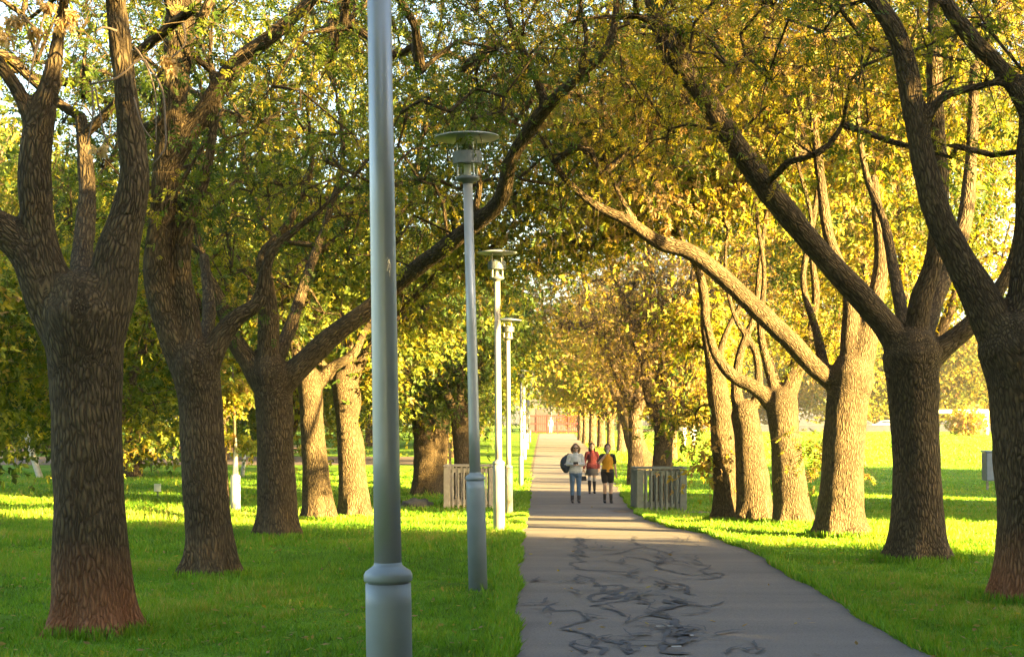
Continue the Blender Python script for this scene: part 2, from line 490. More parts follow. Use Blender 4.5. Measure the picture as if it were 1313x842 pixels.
T2 = hero_tree(268, 740,
    [(268, 740, 76), (268, 700, 64), (262, 600, 58), (257, 520, 56), (250, 465, 64)],
    [[(240, 480, 44), (216, 410, 44), (203, 350, 42), (208, 280, 40), (216, 200, 40), (222, 120, 42), (230, 40, 42), (236, -60, 34), (250, -180, 26)],
     [(262, 480, 36), (284, 430, 32), (306, 405, 24), (332, 385, 20), (345, 330, 17), (372, 300, 12), (410, 270, 9), (450, 230, 7), (500, 170, 5), (540, 90, 3)],
     [(248, 470, 36), (243, 400, 28), (235, 350, 24), (240, 290, 20), (262, 230, 16), (275, 150, 11), (270, 60, 8), (280, -40, 5)],
     [(218, 215, 30), (262, 140, 27), (305, 80, 25), (350, 45, 22), (410, -10, 18), (480, -90, 14)],
     [(258, 470, 26), (268, 400, 20, 1), (262, 330, 16, 2)]],
    'dark leaning furrowed trunk, second tree of the left row', 102,
    [((0, 0, 7.0), (4.8, 4.5, 3.4), 230)], tint=.36, zlow=3.2, per=44)
T3 = hero_tree(357, 690,
    [(357, 690, 60), (355, 640, 50), (352, 560, 48), (350, 505, 50), (347, 480, 54)],
    [[(342, 500, 32), (344, 430, 32), (342, 375, 26), (338, 330, 20), (355, 305, 14), (380, 270, 10), (400, 210, 7), (395, 130, 5), (410, 40, 3)],
     [(338, 500, 32), (318, 462, 28), (298, 430, 24), (282, 385, 20), (262, 340, 14), (250, 260, 9), (262, 170, 6), (255, 80, 4)],
     [(358, 500, 32), (385, 470, 34), (425, 432, 30), (465, 402, 26), (505, 368, 25), (550, 332, 25, -.6), (600, 294, 24, -1.4), (640, 258, 24, -2), (656, 205, 21, -2.6), (680, 165, 22, -3), (706, 132, 19, -3.4), (742, 98, 15, -3.8), (778, 62, 13, -4), (790, 15, 11, -4), (792, -60, 7, -4)],
     [(700, 140, 15, -3.3), (688, 100, 13, -3.4), (668, 60, 11, -3.5), (650, 10, 9, -3.5), (655, -60, 6, -3.5)],
     [(742, 98, 11, -3.8), (752, 50, 9, -4), (745, 0, 7, -4), (760, -50, 5, -4)], [(600, 294, 12, -1.4), (615, 235, 10, -1.8), (600, 170, 8, -2), (625, 100, 6, -2), (610, 20, 4, -2)],
     [(345, 480, 26), (372, 420, 20, .8), (395, 350, 15, 1.4), (420, 280, 11, 2), (440, 200, 8, 2), (430, 110, 5, 2)]],
    'dark trunk whose long limb arches right across to the lamp heads', 103,
    [((0, .5, 7.0), (5.2, 4.5, 3.8), 260), ((4.2, 0, 7.6), (3, 3, 2.2), 60)], tint=.4, zlow=2.9, per=34)
T4 = hero_tree(410, 668,
    [(410, 668, 44), (406, 620, 36), (401, 550, 31), (398, 500, 31), (396, 485, 33)],
    [[(398, 505, 22), (425, 472, 16), (452, 455, 13), (470, 420, 11), (500, 380, 8)],
     [(394, 500, 22), (385, 465, 16), (370, 420, 12), (362, 370, 9)]],
    'sunlit golden trunk, left of the pair catching the sun on the left lawn', 104,
    [((-1, 0, 6.6), (5, 4.5, 3.8), 230)], tint=.46, zlow=2.5, kind='tri', per=40, size=.26, sig=.4)
T5 = hero_tree(454, 665,
    [(456, 665, 44), (453, 620, 37), (449, 565, 33), (446, 540, 28), (446, 515, 36), (442, 490, 34)],
    [[(440, 500, 22), (422, 478, 14), (405, 455, 12), (395, 410, 9)],
     [(445, 500, 24), (462, 465, 16), (486, 430, 12), (520, 395, 10), (560, 350, 7)],
     [(444, 510, 24), (448, 450, 14), (440, 390, 10)]],
    'sunlit golden trunk with a swollen burl, right of the bright pair', 105,
    [((1, .5, 6.6), (5, 4.5, 3.8), 230)], tint=.48, zlow=2.8, kind='tri', per=40, size=.26, sig=.4, sprigs=[(495, 470, 22, 60, .5, 16), (545, 420, 40, 50, 3, 26)])

# ---- RIGHT ROW
R1 = hero_tree(1312, 770,
    [(1320, 770, 94), (1319, 700, 83), (1317, 600, 80), (1311, 500, 85), (1302, 445, 100)],
    [[(1290, 450, 66), (1262, 392, 56), (1234, 340, 46), (1206, 285, 40), (1188, 225, 36), (1172, 140, 33), (1158, 70, 31), (1136, 20, 27), (1096, -25, 22), (1040, -90, 18)],
     [(1304, 440, 60), (1316, 370, 50), (1322, 290, 44), (1320, 200, 38), (1330, 90, 32), (1350, -40, 26)],
     [(1324, 150, 30), (1290, 95, 26), (1250, 55, 26), (1214, 5, 24), (1190, -50, 18)],
     [(1180, 175, 16), (1205, 128, 15), (1250, 112, 13), (1310, 100, 12)],
     [(1330, 430, 56), (1380, 350, 46), (1430, 250, 38), (1460, 100, 28)]],
    'dark furrowed trunk cut by the right edge, nearest tree on the right', 111,
    [((.5, 0, 7.0), (4.6, 4.2, 2.9), 200)], tint=.52, zlow=4.0, zpath=5, per=30, mat=BARK_RED)
R2 = hero_tree(1177, 720,
    [(1178, 720, 86), (1178, 690, 72), (1175, 600, 62), (1171, 510, 62), (1168, 455, 74)],
    [[(1160, 460, 44), (1138, 420, 40), (1098, 374, 36), (1050, 322, 34), (1002, 265, 35), (962, 212, 34), (932, 168, 31), (900, 120, 29), (864, 72, 26), (838, 15, 22), (826, -60, 18), (800, -150, 14)],
     [(1172, 460, 34), (1180, 390, 32), (1198, 330, 27), (1206, 240, 25), (1200, 150, 24), (1198, 60, 22), (1200, -50, 18)],
     [(1186, 465, 36), (1216, 440, 32), (1246, 415, 27), (1275, 380, 22), (1300, 330, 16), (1310, 260, 12)],
     [(1180, 440, 30), (1205, 370, 26, .8), (1236, 290, 22, 1.4), (1246, 190, 18, 2), (1250, 80, 14, 2.4)],
     [(1166, 450, 26), (1150, 370, 18, 1), (1135, 290, 14, 1.6), (1110, 220, 10, 2), (1100, 130, 7, 2), (1115, 30, 4, 2)]],
    'shaded dark trunk whose long limb arches left over the path', 112,
    [((0, 0, 7.2), (5, 4.6, 3.2), 230), ((-4, 0, 7.4), (3, 3, 2), 50)], tint=.62, zlow=3.4, per=30)
R3 = hero_tree(1080, 688,
    [(1080, 688, 76), (1078, 662, 62), (1080, 600, 55), (1085, 530, 54), (1092, 480, 58)],
    [[(1085, 500, 32), (1052, 478, 28), (1012, 436, 28), (962, 388, 27), (918, 348, 25), (882, 322, 23), (846, 311, 21), (802, 282, 17), (762, 262, 13), (722, 226, 10), (690, 170, 7)],
     [(1095, 490, 44), (1108, 440, 38), (1118, 400, 28), (1130, 330, 20), (1120, 230, 14)],
     [(1090, 485, 34), (1090, 420, 26), (1088, 370, 20), (1062, 300, 17), (1050, 210, 14), (1036, 100, 11), (1030, 0, 6), (1040, -100, 3)],
     [(1060, 485, 18), (1048, 430, 14, .5), (1030, 360, 11, 1), (1040, 280, 8, 1.3), (1020, 190, 6, 1.3), (1030, 90, 4, 1.3)],
     [(820, 296, 10), (790, 240, 8), (770, 180, 6), (775, 110, 5)]],
    'broad sunlit trunk with a cut branch knot and a limb reaching left', 113,
    [((0, .5, 6.8), (4.8, 4.5, 3.8), 240), ((-4, 0, 6.8), (3, 3, 2.2), 60)], tint=.66, zlow=2.9, per=32, cw=.2, sprigs=[(1062, 570, 8, 26, .8, 6), (1045, 440, 20, 20, 1, 8)])
R4 = hero_tree(1018, 673,
    [(1018, 673, 52), (1012, 620, 44), (1006, 555, 40), (1003, 515, 42)],
    [[(996, 525, 24), (970, 498, 21), (940, 482, 18), (918, 455, 14), (905, 410, 11)],
     [(1005, 525, 28), (1018, 480, 26), (1036, 440, 16), (1046, 380, 12), (1040, 310, 9), (1050, 220, 7), (1045, 120, 5), (1060, 0, 3)],
     [(1000, 520, 18), (985, 470, 14), (975, 420, 11), (980, 350, 8), (970, 260, 6), (985, 170, 4)]],
    'sunlit trunk in the middle of the bright right group, its limb bending left', 114,
    [((1.5, .5, 6.6), (5, 4.5, 3.8), 230)], tint=.62, zlow=2.8, kind='tri', per=38, size=.26, sig=.4, cw=.2)
R5 = hero_tree(968, 670.5,
    [(968, 670, 50), (965, 620, 42), (959, 560, 37), (955, 530, 36)],
    [[(952, 535, 22), (944, 500, 16), (950, 450, 12), (968, 400, 10), (975, 330, 8), (985, 240, 6), (975, 150, 4)],
     [(960, 535, 18), (972, 500, 14), (968, 450, 11), (940, 400, 8), (930, 330, 6), (940, 250, 4)]],
    'sunlit trunk standing just left of the tree with the left bending limb', 115,
    [((0, 1, 6.6), (5, 4.5, 3.8), 220)], tint=.6, zlow=3.0, kind='tri', per=38, size=.26, sig=.4, cw=.2)
R6 = hero_tree(930, 669,
    [(931, 669, 38), (931, 620, 33), (927, 560, 31), (921, 505, 28), (915, 465, 22)],
    [[(918, 490, 20), (906, 430, 15), (903, 380, 14), (895, 345, 12), (878, 315, 9), (860, 260, 6), (850, 190, 4)],
     [(917, 480, 16), (930, 430, 10), (950, 390, 8)]],
    'slimmest sunlit trunk, leftmost of the bright right group', 116,
    [((-1, 1.5, 6.8), (4.6, 4.5, 3.6), 200)], tint=.6, zlow=2.9, kind='tri', per=38, size=.26, sig=.4, cw=.2, sprigs=[(885, 430, 26, 60, 1, 16), (890, 530, 16, 24, .5, 7), (908, 590, 8, 10, .3, 4)])

def near_x(p): return True
R8 = hero_tree(848, 648,
    [(848, 648, 27), (848, 600, 24), (850, 570, 24), (852, 550, 26)],
    [[(848, 560, 15), (835, 525, 11), (825, 480, 8), (830, 430, 6)],
     [(855, 560, 15), (872, 525, 11), (880, 480, 8), (870, 420, 6)],
     [(851, 555, 12), (852, 500, 9), (848, 430, 7)]],
    'smaller shaded tree growing inside the right picket guard', 118,
    [((0, 0, 4.4), (1.8, 1.6, 2.3), 170)], tint=.86, zlow=1.9, zpath=2, kind='tri', per=12, size=.2, sig=.28, cw=.08, fine=16, group='trees inside picket guards', voxel=.025)
L7 = hero_tree(592, 648,
    [(594, 648, 28), (594, 600, 25), (592, 560, 24), (590, 530, 26)],
    [[(588, 540, 15), (572, 500, 11), (560, 440, 8), (565, 380, 6)],
     [(594, 540, 15), (608, 500, 11), (618, 450, 8), (615, 380, 6)],
     [(591, 535, 12), (590, 470, 9), (588, 400, 7)]],
    'dark tree growing inside the left picket guard', 119,
    [((-.3, 0, 4.6), (2.2, 1.8, 2.5), 130)], tint=.3, zlow=1.8, zpath=2.6, kind='tri', per=34, size=.26, sig=.34, cw=.14, group='trees inside picket guards', voxel=.025)
L6 = hero_tree(549, 634,
    [(549, 634, 44), (549, 600, 38), (548, 560, 36), (546, 535, 38)],
    [[(544, 545, 22), (528, 500, 16), (510, 440, 12), (500, 380, 9)],
     [(552, 545, 22), (566, 500, 15), (575, 440, 11), (570, 360, 8)],
     [(560, 640, 20), (566, 600, 17), (568, 560, 16), (576, 520, 12), (590, 470, 9)]],
    'stout dark twin stemmed trunk left of the left picket guard', 120,
    [((-1, 1, 6.5), (5.5, 5, 4), 230)], tint=.42, zlow=2.6, zpath=4.2, kind='tri', per=34, size=.32, sig=.5, sprigs=[(560, 500, 50, 40, -1, 40), (640, 430, 30, 50, 0, 20)])
R7 = hero_tree(826, 603,
    [(830, 604, 40), (818, 580, 27), (810, 545, 26), (803, 520, 28)],
    [[(804, 530, 20), (790, 505, 14), (778, 480, 10), (768, 450, 8), (755, 410, 6)],
     [(806, 530, 20), (815, 490, 14), (822, 450, 10), (815, 400, 7)]],
    'dark trunk leaning over the path behind the right picket guard', 117,
    [((-.5, 0, 6.8), (5, 5, 4.2), 200)], tint=.84, zlow=3.4, zpath=5.0, kind='tri', per=14, size=.3, sig=.5, cw=.1, fine=16, voxel=.05)

# T1 dead twigs hanging in front of the big limbs
mb = MB(); base = T1[2]
for l in [[(115, 108, 5), (150, 100, 5), (180, 76, 5), (191, 86, 5), (208, 115, 5), (212, 160, 4), (211, 192, 4), (194, 212, 3)],
          [(118, 112, 4), (119, 150, 4), (111, 186, 3)], [(122, 112, 4), (132, 165, 4), (138, 184, 3)],
          [(172, 60, 5), (185, 78, 4), (199, 120, 3), (200, 180, 3)], [(235, 30, 5), (238, 55, 4), (225, 70, 4), (210, 80, 3)],
          [(150, 40, 6), (132, 35, 5), (122, 42, 3)], [(28, 20, 5), (50, 45, 5), (42, 80, 4), (35, 115, 3)], [(60, 10, 5), (46, 60, 4), (40, 95, 3)],
          [(172, 125, 4), (182, 160, 3), (200, 185, 3)], [(150, 170, 4), (135, 180, 3), (128, 195, 3)]]:
    p, r = spec_limb(base, base.y - .35, [(q[0], q[1], q[2] * .6) for q in l]); p, r = smooth_path(p, r, .06); mb.tube(p, r, 6)
mb.build('dead_branches', DEADTWIG, T1[0], smooth=True)
cl = [P(x, y, base.y - .35) - base for x, y in ((130, 190), (218, 88), (82, 30), (20, 25), (60, 5), (92, 20), (5, 45), (42, 40), (215, 75))]
SEED = leaf_mat('dry_seed_keys', [(0, (.30, .22, .10)), (1, (.46, .36, .20))], .4, 1.2)
for c in cl: leaf_object('seed_cluster', [foliage([tuple(c)], .03, 34, .075, .6, 'tri', droop=2.6, cw=.3)], SEED, T1[0])
# sawn knots
KNOT = simple_mat('sawn_wood', (.15, .115, .075), .9, var=.3, scale=20)
def knot(tree, px, py, r, dy):
    b = tree[2]; c = P(px, py, b.y + dy) - b
    mb = MB(); q = [np.array(c) + (0, t, 0) for t in (.12, .0, -.03, -.035, -.02)]
    mb.tube(q, [r * .8, r, r * .95, r * .6, r * .45], 16)
    mb.build('sawn_knot', KNOT, tree[0], smooth=True)


# ------------------------------------------------------------------ generic trees, copied
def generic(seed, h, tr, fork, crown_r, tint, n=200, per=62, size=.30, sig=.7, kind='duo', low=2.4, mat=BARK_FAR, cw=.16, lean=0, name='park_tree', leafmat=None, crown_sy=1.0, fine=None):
    t = Tree(seed); rng = t.rng
    root = bpy.data.objects.new(name, None); link(root); root.empty_display_size = .3
    t.limb([(0, 0, -.3), (0, 0, 0), (lean * .3, 0, fork * .5), (lean, 0, fork)], [tr * 1.35, tr * 1.25, tr, tr * .95])
    for k in range(4):
        a = k * math.pi / 2 + rng.uniform(-.4, .4); R_ = crown_r * .55
        t.limb([(lean, 0, fork - .25), (lean + math.cos(a) * R_ * .35, math.sin(a) * R_ * .35, fork + (h - fork) * .22),
                (lean + math.cos(a) * R_ * .7, math.sin(a) * R_ * .7, fork + (h - fork) * .5), (lean + math.cos(a) * R_, math.sin(a) * R_, fork + (h - fork) * .8)],
               [tr * .7, tr * .48, tr * .3, tr * .12])
    cz = (low + h) / 2
    A = ellipsoid_pts(rng, (lean, 0, cz), (crown_r, crown_r * crown_sy, (h - low) / 2), n, inner=.3)
    t.grow(A, step=.8, leafr=.012)
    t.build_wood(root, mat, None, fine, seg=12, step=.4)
    leaf_object('crown', [foliage(t.ends(), sig, per, size, tint, kind, rng, cw=cw)], leafmat or LEAFY, root)
    return root
_used = set()
def place(proto, X, Y, label, group, s=1, rz=None, cat='tree', name=None, sz=None):
    if proto.name in _used:
        o = copy_tree(proto)
    else:
        o = proto; _used.add(proto.name)
    o.location = (X, Y, zg(Y)); o.rotation_euler = (0, 0, random.uniform(0, 6.28) if rz is None else rz); o.scale = (s, s, sz or s)
    for k in list(o.keys()): del o[k]
    tag(o, label, cat, group)
    return o
GA = generic(201, 12, .34, 2.6, 5.2, .5, low=3.1)
GB = generic(202, 12.5, .32, 2.8, 5.0, .62, cw=.2, low=3.2)
GL = generic(208, 9.5, .3, 2.0, 5.6, .60, low=.5, cw=.14, n=240)
GC = generic(203, 10.5, .3, 2.2, 5.0, .46, kind='tri', size=.24, per=62, low=1.6)
GD = generic(204, 14, .4, 3, 6.2, .38, n=260, per=70, size=.4, low=.8)       # dense evergreen
GT = generic(209, 12.5, .32, 3.2, 5.0, .84, low=4.2, cw=.1, kind='tri', size=.2, per=22, fine=16, n=260)
GR = generic(207, 13, .3, 3.6, 4.8, .62, low=5.4, cw=.18, kind='tri', size=.22, per=80)
GH = generic(206, 12, .34, 3.4, 5.0, .5, low=4.6)
GE = generic(205, 11, .3, 2.4, 4.8, .76, low=3.0, cw=.12)                      # brownish golden

# far avenue, both rows (each trunk seen beyond the people)
far_left = [(-3.3, 62), (-3.5, 72), (-3.6, 83), (-3.5, 95), (-3.5, 108), (-3.4, 122), (-3.2, 138), (-3, 155)]
ordn = ['first', 'second', 'third', 'fourth', 'fifth', 'sixth', 'seventh', 'eighth', 'ninth']
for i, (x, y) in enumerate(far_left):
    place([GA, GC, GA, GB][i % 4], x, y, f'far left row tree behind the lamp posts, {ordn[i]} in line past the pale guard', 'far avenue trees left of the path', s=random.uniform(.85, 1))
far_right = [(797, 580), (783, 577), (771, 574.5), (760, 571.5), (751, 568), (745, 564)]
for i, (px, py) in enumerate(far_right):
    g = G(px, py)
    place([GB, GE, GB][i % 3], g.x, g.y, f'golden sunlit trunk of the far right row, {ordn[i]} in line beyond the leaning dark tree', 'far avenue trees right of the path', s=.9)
# trees behind the left row (trunks mostly hidden by the near trunks)
lb = [(GD, -18.2, 51, .9, 'dense tree leaning into the left edge far behind the first trunk'), (GC, -15.2, 38, 1.0, 'leafy tree whose crown enters the view at the top left corner'), (GC, -13.8, 27, .95, 'leafy tree outside the left edge beside the first trunk'), (GC, -10.6, 41, .85, 'green leafy tree behind the nearest left trunk'), (GA, -8.7, 46, .9, 'leafy tree hidden behind the second left trunk'),
      (GC, -7.6, 52, .85, 'leafy tree behind the third left trunk with the arching limb'), (GD, -17, 70, .9, 'dense dark tree at the left edge beyond the dirt strip'),
      (GC, -23, 86, 1, 'broad green tree left of the glowing orange trunk'), (GE, -25.6, 111, .95, 'golden brown tree with an orange lit trunk between the first two left trunks'),
      (GD, -31, 104, 1, 'tall dark tree far left on the orange soil bank'), (GA, -17, 92, .9, 'olive tree showing between the second and third left trunks'),
      (GC, -12.5, 98, .9, 'green tree beyond the dirt strip behind the bright pair'), (GD, -21, 128, 1, 'dense dark tree far behind the bright pair'),
      (GA, -38, 118, 1, 'olive tree at the far left end of the soil bank'), (GC, -11, 120, .9, 'green tree seen right of the burl trunk in the distance'),
      (GD, -13, 150, 1.05, 'dark tree far beyond the twin stemmed trunk'), (GA, -29, 150, 1.1, 'tall olive tree at the back of the left lawn'), (GD, -44, 146, 1.1, 'tall dark tree at the back far left'),
      (GD, -6.5, 182, 1.0, 'dark tree left of the grey building at the path end')]
for pr, x, y, s, lab in lb: place(pr, x, y, lab, 'background trees beyond the left lawn', s)
rb = [(GT, 4.9, 50.5, .9, 'brownish twiggy avenue tree directly behind the guarded right tree'), (GT, 4.9, 62, .9, 'half bare avenue tree just in front of the leaning dark trunk'), (GR, 10.6, 41, .9, 'golden leafed tree standing behind the shaded right trunk'), (GR, 10.8, 52, .95, 'golden tree behind the broad sunlit trunk'),
      (GR, 13.2, 76, .95, 'yellow green tree beyond the bright right group'), (GE, 9.5, 92, .8, 'golden brown tree at the field side of the avenue'), (GB, 8.5, 112, .8, 'yellow tree further along the field side of the avenue'),
      (GD, 9, 190, .95, 'dark tree right of the grey building at the path end')]
for pr, x, y, s, lab in rb: place(pr, x, y, lab, 'trees on the field side of the avenue', s)
# tree line behind the playing field
rl = ['brown gold tree', 'yellow gold tree', 'olive gold tree']
pos = ['behind the leaning dark trunk', 'left of the distant walkers', 'behind the distant walkers', 'right of the distant walkers', 'behind the slimmest bright trunk', 'between the bright trunks',
       'behind the broad sunlit trunk', 'above the parked white car', 'behind the shaded trunk', 'above the goal frame', 'above the right goal post', 'right of the goal']
for i in range(12):
    X = 18 + i * 6.6 + random.uniform(-1.5, 1.5); Y = 238 + random.uniform(-8, 14)
    place(GL, X, Y, f'{rl[i % 3]} in the line across the field, {pos[i]}', 'tree line behind the playing field', s=random.uniform(1.45, 1.8))
for i in range(6):
    place([GD, GA][i % 2], -60 + i * 11, 215 + random.uniform(-8, 8), f'hazy tree at the very back of the park, {ordn[i]} from the left', 'trees closing the view behind the park', s=1.4)
# unseen trees added on the right to cast shade on path and lawn
shade_belt = [(15, 8.4), (15.5, 3), (15, -3), (15, -10), (13, -16), (9, -22),
        (24, 24.4), (27.5, 25.5), (25, 30), (24, 36), (44, 36), (45, 45), (46, 55), (10, -8)]
for i, (x, y) in enumerate(shade_belt):
    tall = y > 25
    o = place([GD, GD, GC][i % 3] if False else GD, x, y, 'unseen dense tree added right of the path to cast shade', 'unseen trees added for shade', s=.72 if not tall else (.6 if x < 30 else .8))
for x, y in ((-4.4, -1), (5.6, 0), (-4, -9), (5, -8), (-4, -18), (5, -17)):
    place(GH, x, y, 'avenue tree of the rows behind the viewer', 'avenue trees behind the viewer', s=1)

# unseen hedges added on the right to block the low sun
def hedge(x0, y0, x1, y1, h, w=1.6, label=''):
    L = math.hypot(x1 - x0, y1 - y0)
    root = thing('hedge', ((x0 + x1) / 2, (y0 + y1) / 2, zg((y0 + y1) / 2)), label, 'hedge', 'unseen hedges added for shade', rz=math.atan2(y1 - y0, x1 - x0))
    mb = MB(); mb.box((0, 0, h / 2 - .2), (L, w * .7, h)); mb.build('core', simple_mat('hedge_core', (.03, .05, .015), .95), root)
    n = int(L * h * 3); c = np.stack([RNG.uniform(-L / 2, L / 2, n), RNG.choice([-1, 1], n) * w * .4, RNG.uniform(.1, h, n)], -1)
    leaf_object('leaves', [foliage(c, .3, 12, .3, .2, 'duo', cw=.1)], LEAFY, root)
hedge(14.5, -22, 15.5, 12.6, 3.4, label='long unseen hedge added right of the path before the sunny gap')
hedge(20.5, 22.5, 23.5, 41, 4.4, label='unseen hedge added right of the lawn after the sunny gap')

# young trees on the left
def sapling(px, py, stem, label, cr, n, tint, barkm, seed, size=.22, sleeve=False, name='sapling', per=24):
    base = G(px, py); root = thing(name, base, label, 'young tree'); t = Tree(seed)
    p, r = spec_limb(base, base.y, stem); t.limb(p, r)
    A = []
    for (cx, cy, rx, ry, k) in cr:
        c = P(cx, cy, base.y) - base
        A += ellipsoid_pts(t.rng, tuple(c), (rx * base.y / F, rx * base.y / F, ry * base.y / F), k, inner=.1)
    t.nodes = None
    # allow growth from the whole stem
    q, rr = smooth_path(t.limbs[0][0], t.limbs[0][1], .2)
    t.limbs[0] = (q, rr)
    ok = [i for i in range(len(q)) if q[i][2] > .9]
    t2 = t; old = t.limbs; 
    t.limbs = [(q + (0, 0, 2.0), rr)]; A2 = [a + np.array((0, 0, 2.0)) for a in A]; t.grow(A2, step=.3, leafr=.004)
    t.nodes = t.nodes - np.array((0, 0, 2.0)); t.limbs = old
    t.build_wood(root, barkm, None, None, seg=10, step=.1)
    leaf_object('crown', [foliage(t.ends(), .16, per, size, tint, 'tri', t.rng, cw=.1, droop=1.2)], LEAFY, root)
    return root, base
sapling(52, 612, [(52, 614, 9), (44, 590, 8), (36, 565, 8), (33, 540, 7), (36, 500, 5), (42, 460, 3)], 'leaning pale stemmed young tree with drooping green leaves at the left edge',
        [(30, 490, 34, 50, 70), (20, 440, 40, 30, 40)], 0, .42, PALEBARK, 301, size=.34, per=40)
WHITE = simple_mat('white_sleeve', (.78, .74, .66), .55, var=.08)
r_, b_ = sapling(302, 657, [(302, 657, 4), (301, 600, 4), (301, 560, 3.5), (300, 510, 3), (298, 470, 2)], 'slim young tree in a tall white sleeve between the second and third left trunks',
        [(296, 500, 16, 26, 26), (290, 565, 12, 8, 5), (318, 572, 12, 6, 4)], 0, .62, TWIG, 302, size=.2, per=14)
mb = MB(); k = b_.y / F
mb.lathe([(6.3 * k, -.05), (6.3 * k, 46 * k), (5.6 * k, 48 * k), (3.8 * k, 49 * k), (2.6 * k, 76 * k), (1.5 * k, 96 * k)], 20); mb.build('white_sleeve', WHITE, r_, smooth=True)

# ------------------------------------------------------------------ ground sheets
def grid_sheet(xs, ys, zoff, name, mat, kind='structure', wob=None):
    xs = np.asarray(xs); ys = np.asarray(ys)
    X, Y = np.meshgrid(xs, ys); Z = zga(Y) + zoff
    V = np.stack([X, Y, Z], -1).reshape(-1, 3); n, m = len(ys), len(xs)
    i = np.arange(n - 1)[:, None] * m; j = np.arange(m - 1)[None, :]
    Q = np.stack([i + j, i + j + 1, i + m + j + 1, i + m + j], -1).reshape(-1, 4)
    me = make_mesh(name, V, [Q]); me.materials.append(mat)
    return tag(link(bpy.data.objects.new(name, me)), kind=kind)
def strip_sheet(left, right, ys, zoff, name, mat, kind='structure', parent=None, cols=6, label=None):
    rows = []
    for y in ys:
        a, b = left(y), right(y)
        rows.append([(a + (b - a) * t, y, zg(y) + zoff) for t in np.linspace(0, 1, cols)])
    V = np.array(rows).reshape(-1, 3); n, m = len(ys), cols
    i = np.arange(n - 1)[:, None] * m; j = np.arange(m - 1)[None, :]
    Q = np.stack([i + j, i + j + 1, i + m + j + 1, i + m + j], -1).reshape(-1, 4)
    me = make_mesh(name, V, [Q]); me.materials.append(mat)
    o = link(bpy.data.objects.new(name, me), parent)
    return tag(o, kind=kind) if kind else o

def lawn_mat():
    m, nt, out = new_mat('lawn'); L = nt.links.new
    b = N(nt, 'ShaderNodeBsdfPrincipled'); b.inputs['Roughness'].default_value = .9; b.inputs['Specular IOR Level'].default_value = .1
    tc = N(nt, 'ShaderNodeTexCoord')
    n1 = N(nt, 'ShaderNodeTexNoise'); n1.inputs['Scale'].default_value = .55; n1.inputs['Detail'].default_value = 5
    n2 = N(nt, 'ShaderNodeTexNoise'); n2.inputs['Scale'].default_value = 22; n2.inputs['Detail'].default_value = 6; n2.inputs['Roughness'].default_value = .7
    for n_ in (n1, n2): L(tc.outputs['Object'], n_.inputs['Vector'])
    r1 = ramp(nt, [(.3, (.07, .135, .012)), (.55, (.13, .265, .016)), (.75, (.18, .22, .03))])
    r2 = ramp(nt, [(.3, (.45, .5, .4)), (.7, (1.25, 1.2, 1.1))])
    L(n1.outputs['Fac'], r1.inputs['Fac']); L(n2.outputs['Fac'], r2.inputs['Fac'])
    mm = N(nt, 'ShaderNodeMix', data_type='RGBA', blend_type='MULTIPLY'); mm.inputs[0].default_value = .9
    L(r1.outputs['Color'], mm.inputs[6]); L(r2.outputs['Color'], mm.inputs[7]); L(mm.outputs[2], b.inputs['Base Color'])
    bp = N(nt, 'ShaderNodeBump'); bp.inputs['Strength'].default_value = .8; bp.inputs['Distance'].default_value = .05
    L(n2.outputs['Fac'], bp.inputs['Height']); L(bp.outputs['Normal'], b.inputs['Normal'])
    L(b.outputs[0], out.inputs[0]); return m
def asphalt_mat():
    m, nt, out = new_mat('asphalt'); L = nt.links.new
    b = N(nt, 'ShaderNodeBsdfPrincipled'); b.inputs['Roughness'].default_value = .85; b.inputs['Specular IOR Level'].default_value = .3
    tc = N(nt, 'ShaderNodeTexCoord')
    n1 = N(nt, 'ShaderNodeTexNoise'); n1.inputs['Scale'].default_value = .7; n1.inputs['Detail'].default_value = 6
    n2 = N(nt, 'ShaderNodeTexNoise'); n2.inputs['Scale'].default_value = 60; n2.inputs['Detail'].default_value = 4
    mp = N(nt, 'ShaderNodeMapping'); mp.inputs['Scale'].default_value = (.35, 2.2, 1)
    L(tc.outputs['Object'], mp.inputs['Vector']); L(mp.outputs[0], n1.inputs['Vector']); L(tc.outputs['Object'], n2.inputs['Vector'])
    r1 = ramp(nt, [(.3, (.112, .105, .102)), (.5, (.142, .132, .125)), (.72, (.175, .158, .142))])
    r2 = ramp(nt, [(.35, (.7, .7, .7)), (.7, (1.2, 1.2, 1.2))])
    L(n1.outputs['Fac'], r1.inputs['Fac']); L(n2.outputs['Fac'], r2.inputs['Fac'])
    mm = N(nt, 'ShaderNodeMix', data_type='RGBA', blend_type='MULTIPLY'); mm.inputs[0].default_value = .8
    L(r1.outputs['Color'], mm.inputs[6]); L(r2.outputs['Color'], mm.inputs[7]); L(mm.outputs[2], b.inputs['Base Color'])
    bp = N(nt, 'ShaderNodeBump'); bp.inputs['Strength'].default_value = .4; bp.inputs['Distance'].default_value = .006
    L(n2.outputs['Fac'], bp.inputs['Height']); L(bp.outputs['Normal'], b.inputs['Normal'])
    L(b.outputs[0], out.inputs[0]); return m
LAWN = lawn_mat(); ASPH = asphalt_mat()
SOIL = simple_mat('bare_soil', (.085, .06, .042), .95, var=.3, scale=3)
REDSOIL = simple_mat('orange_soil', (.36, .19, .09), .95, var=.3, scale=2)
ys = np.concatenate([np.arange(-80, 260, 1.0), np.arange(260, 900.1, 20)])
xs = np.concatenate([np.arange(-500, -40, 40), np.arange(-40, 60, 4), np.arange(60, 501, 40)])
grid_sheet(xs, ys, 0, 'ground', LAWN)

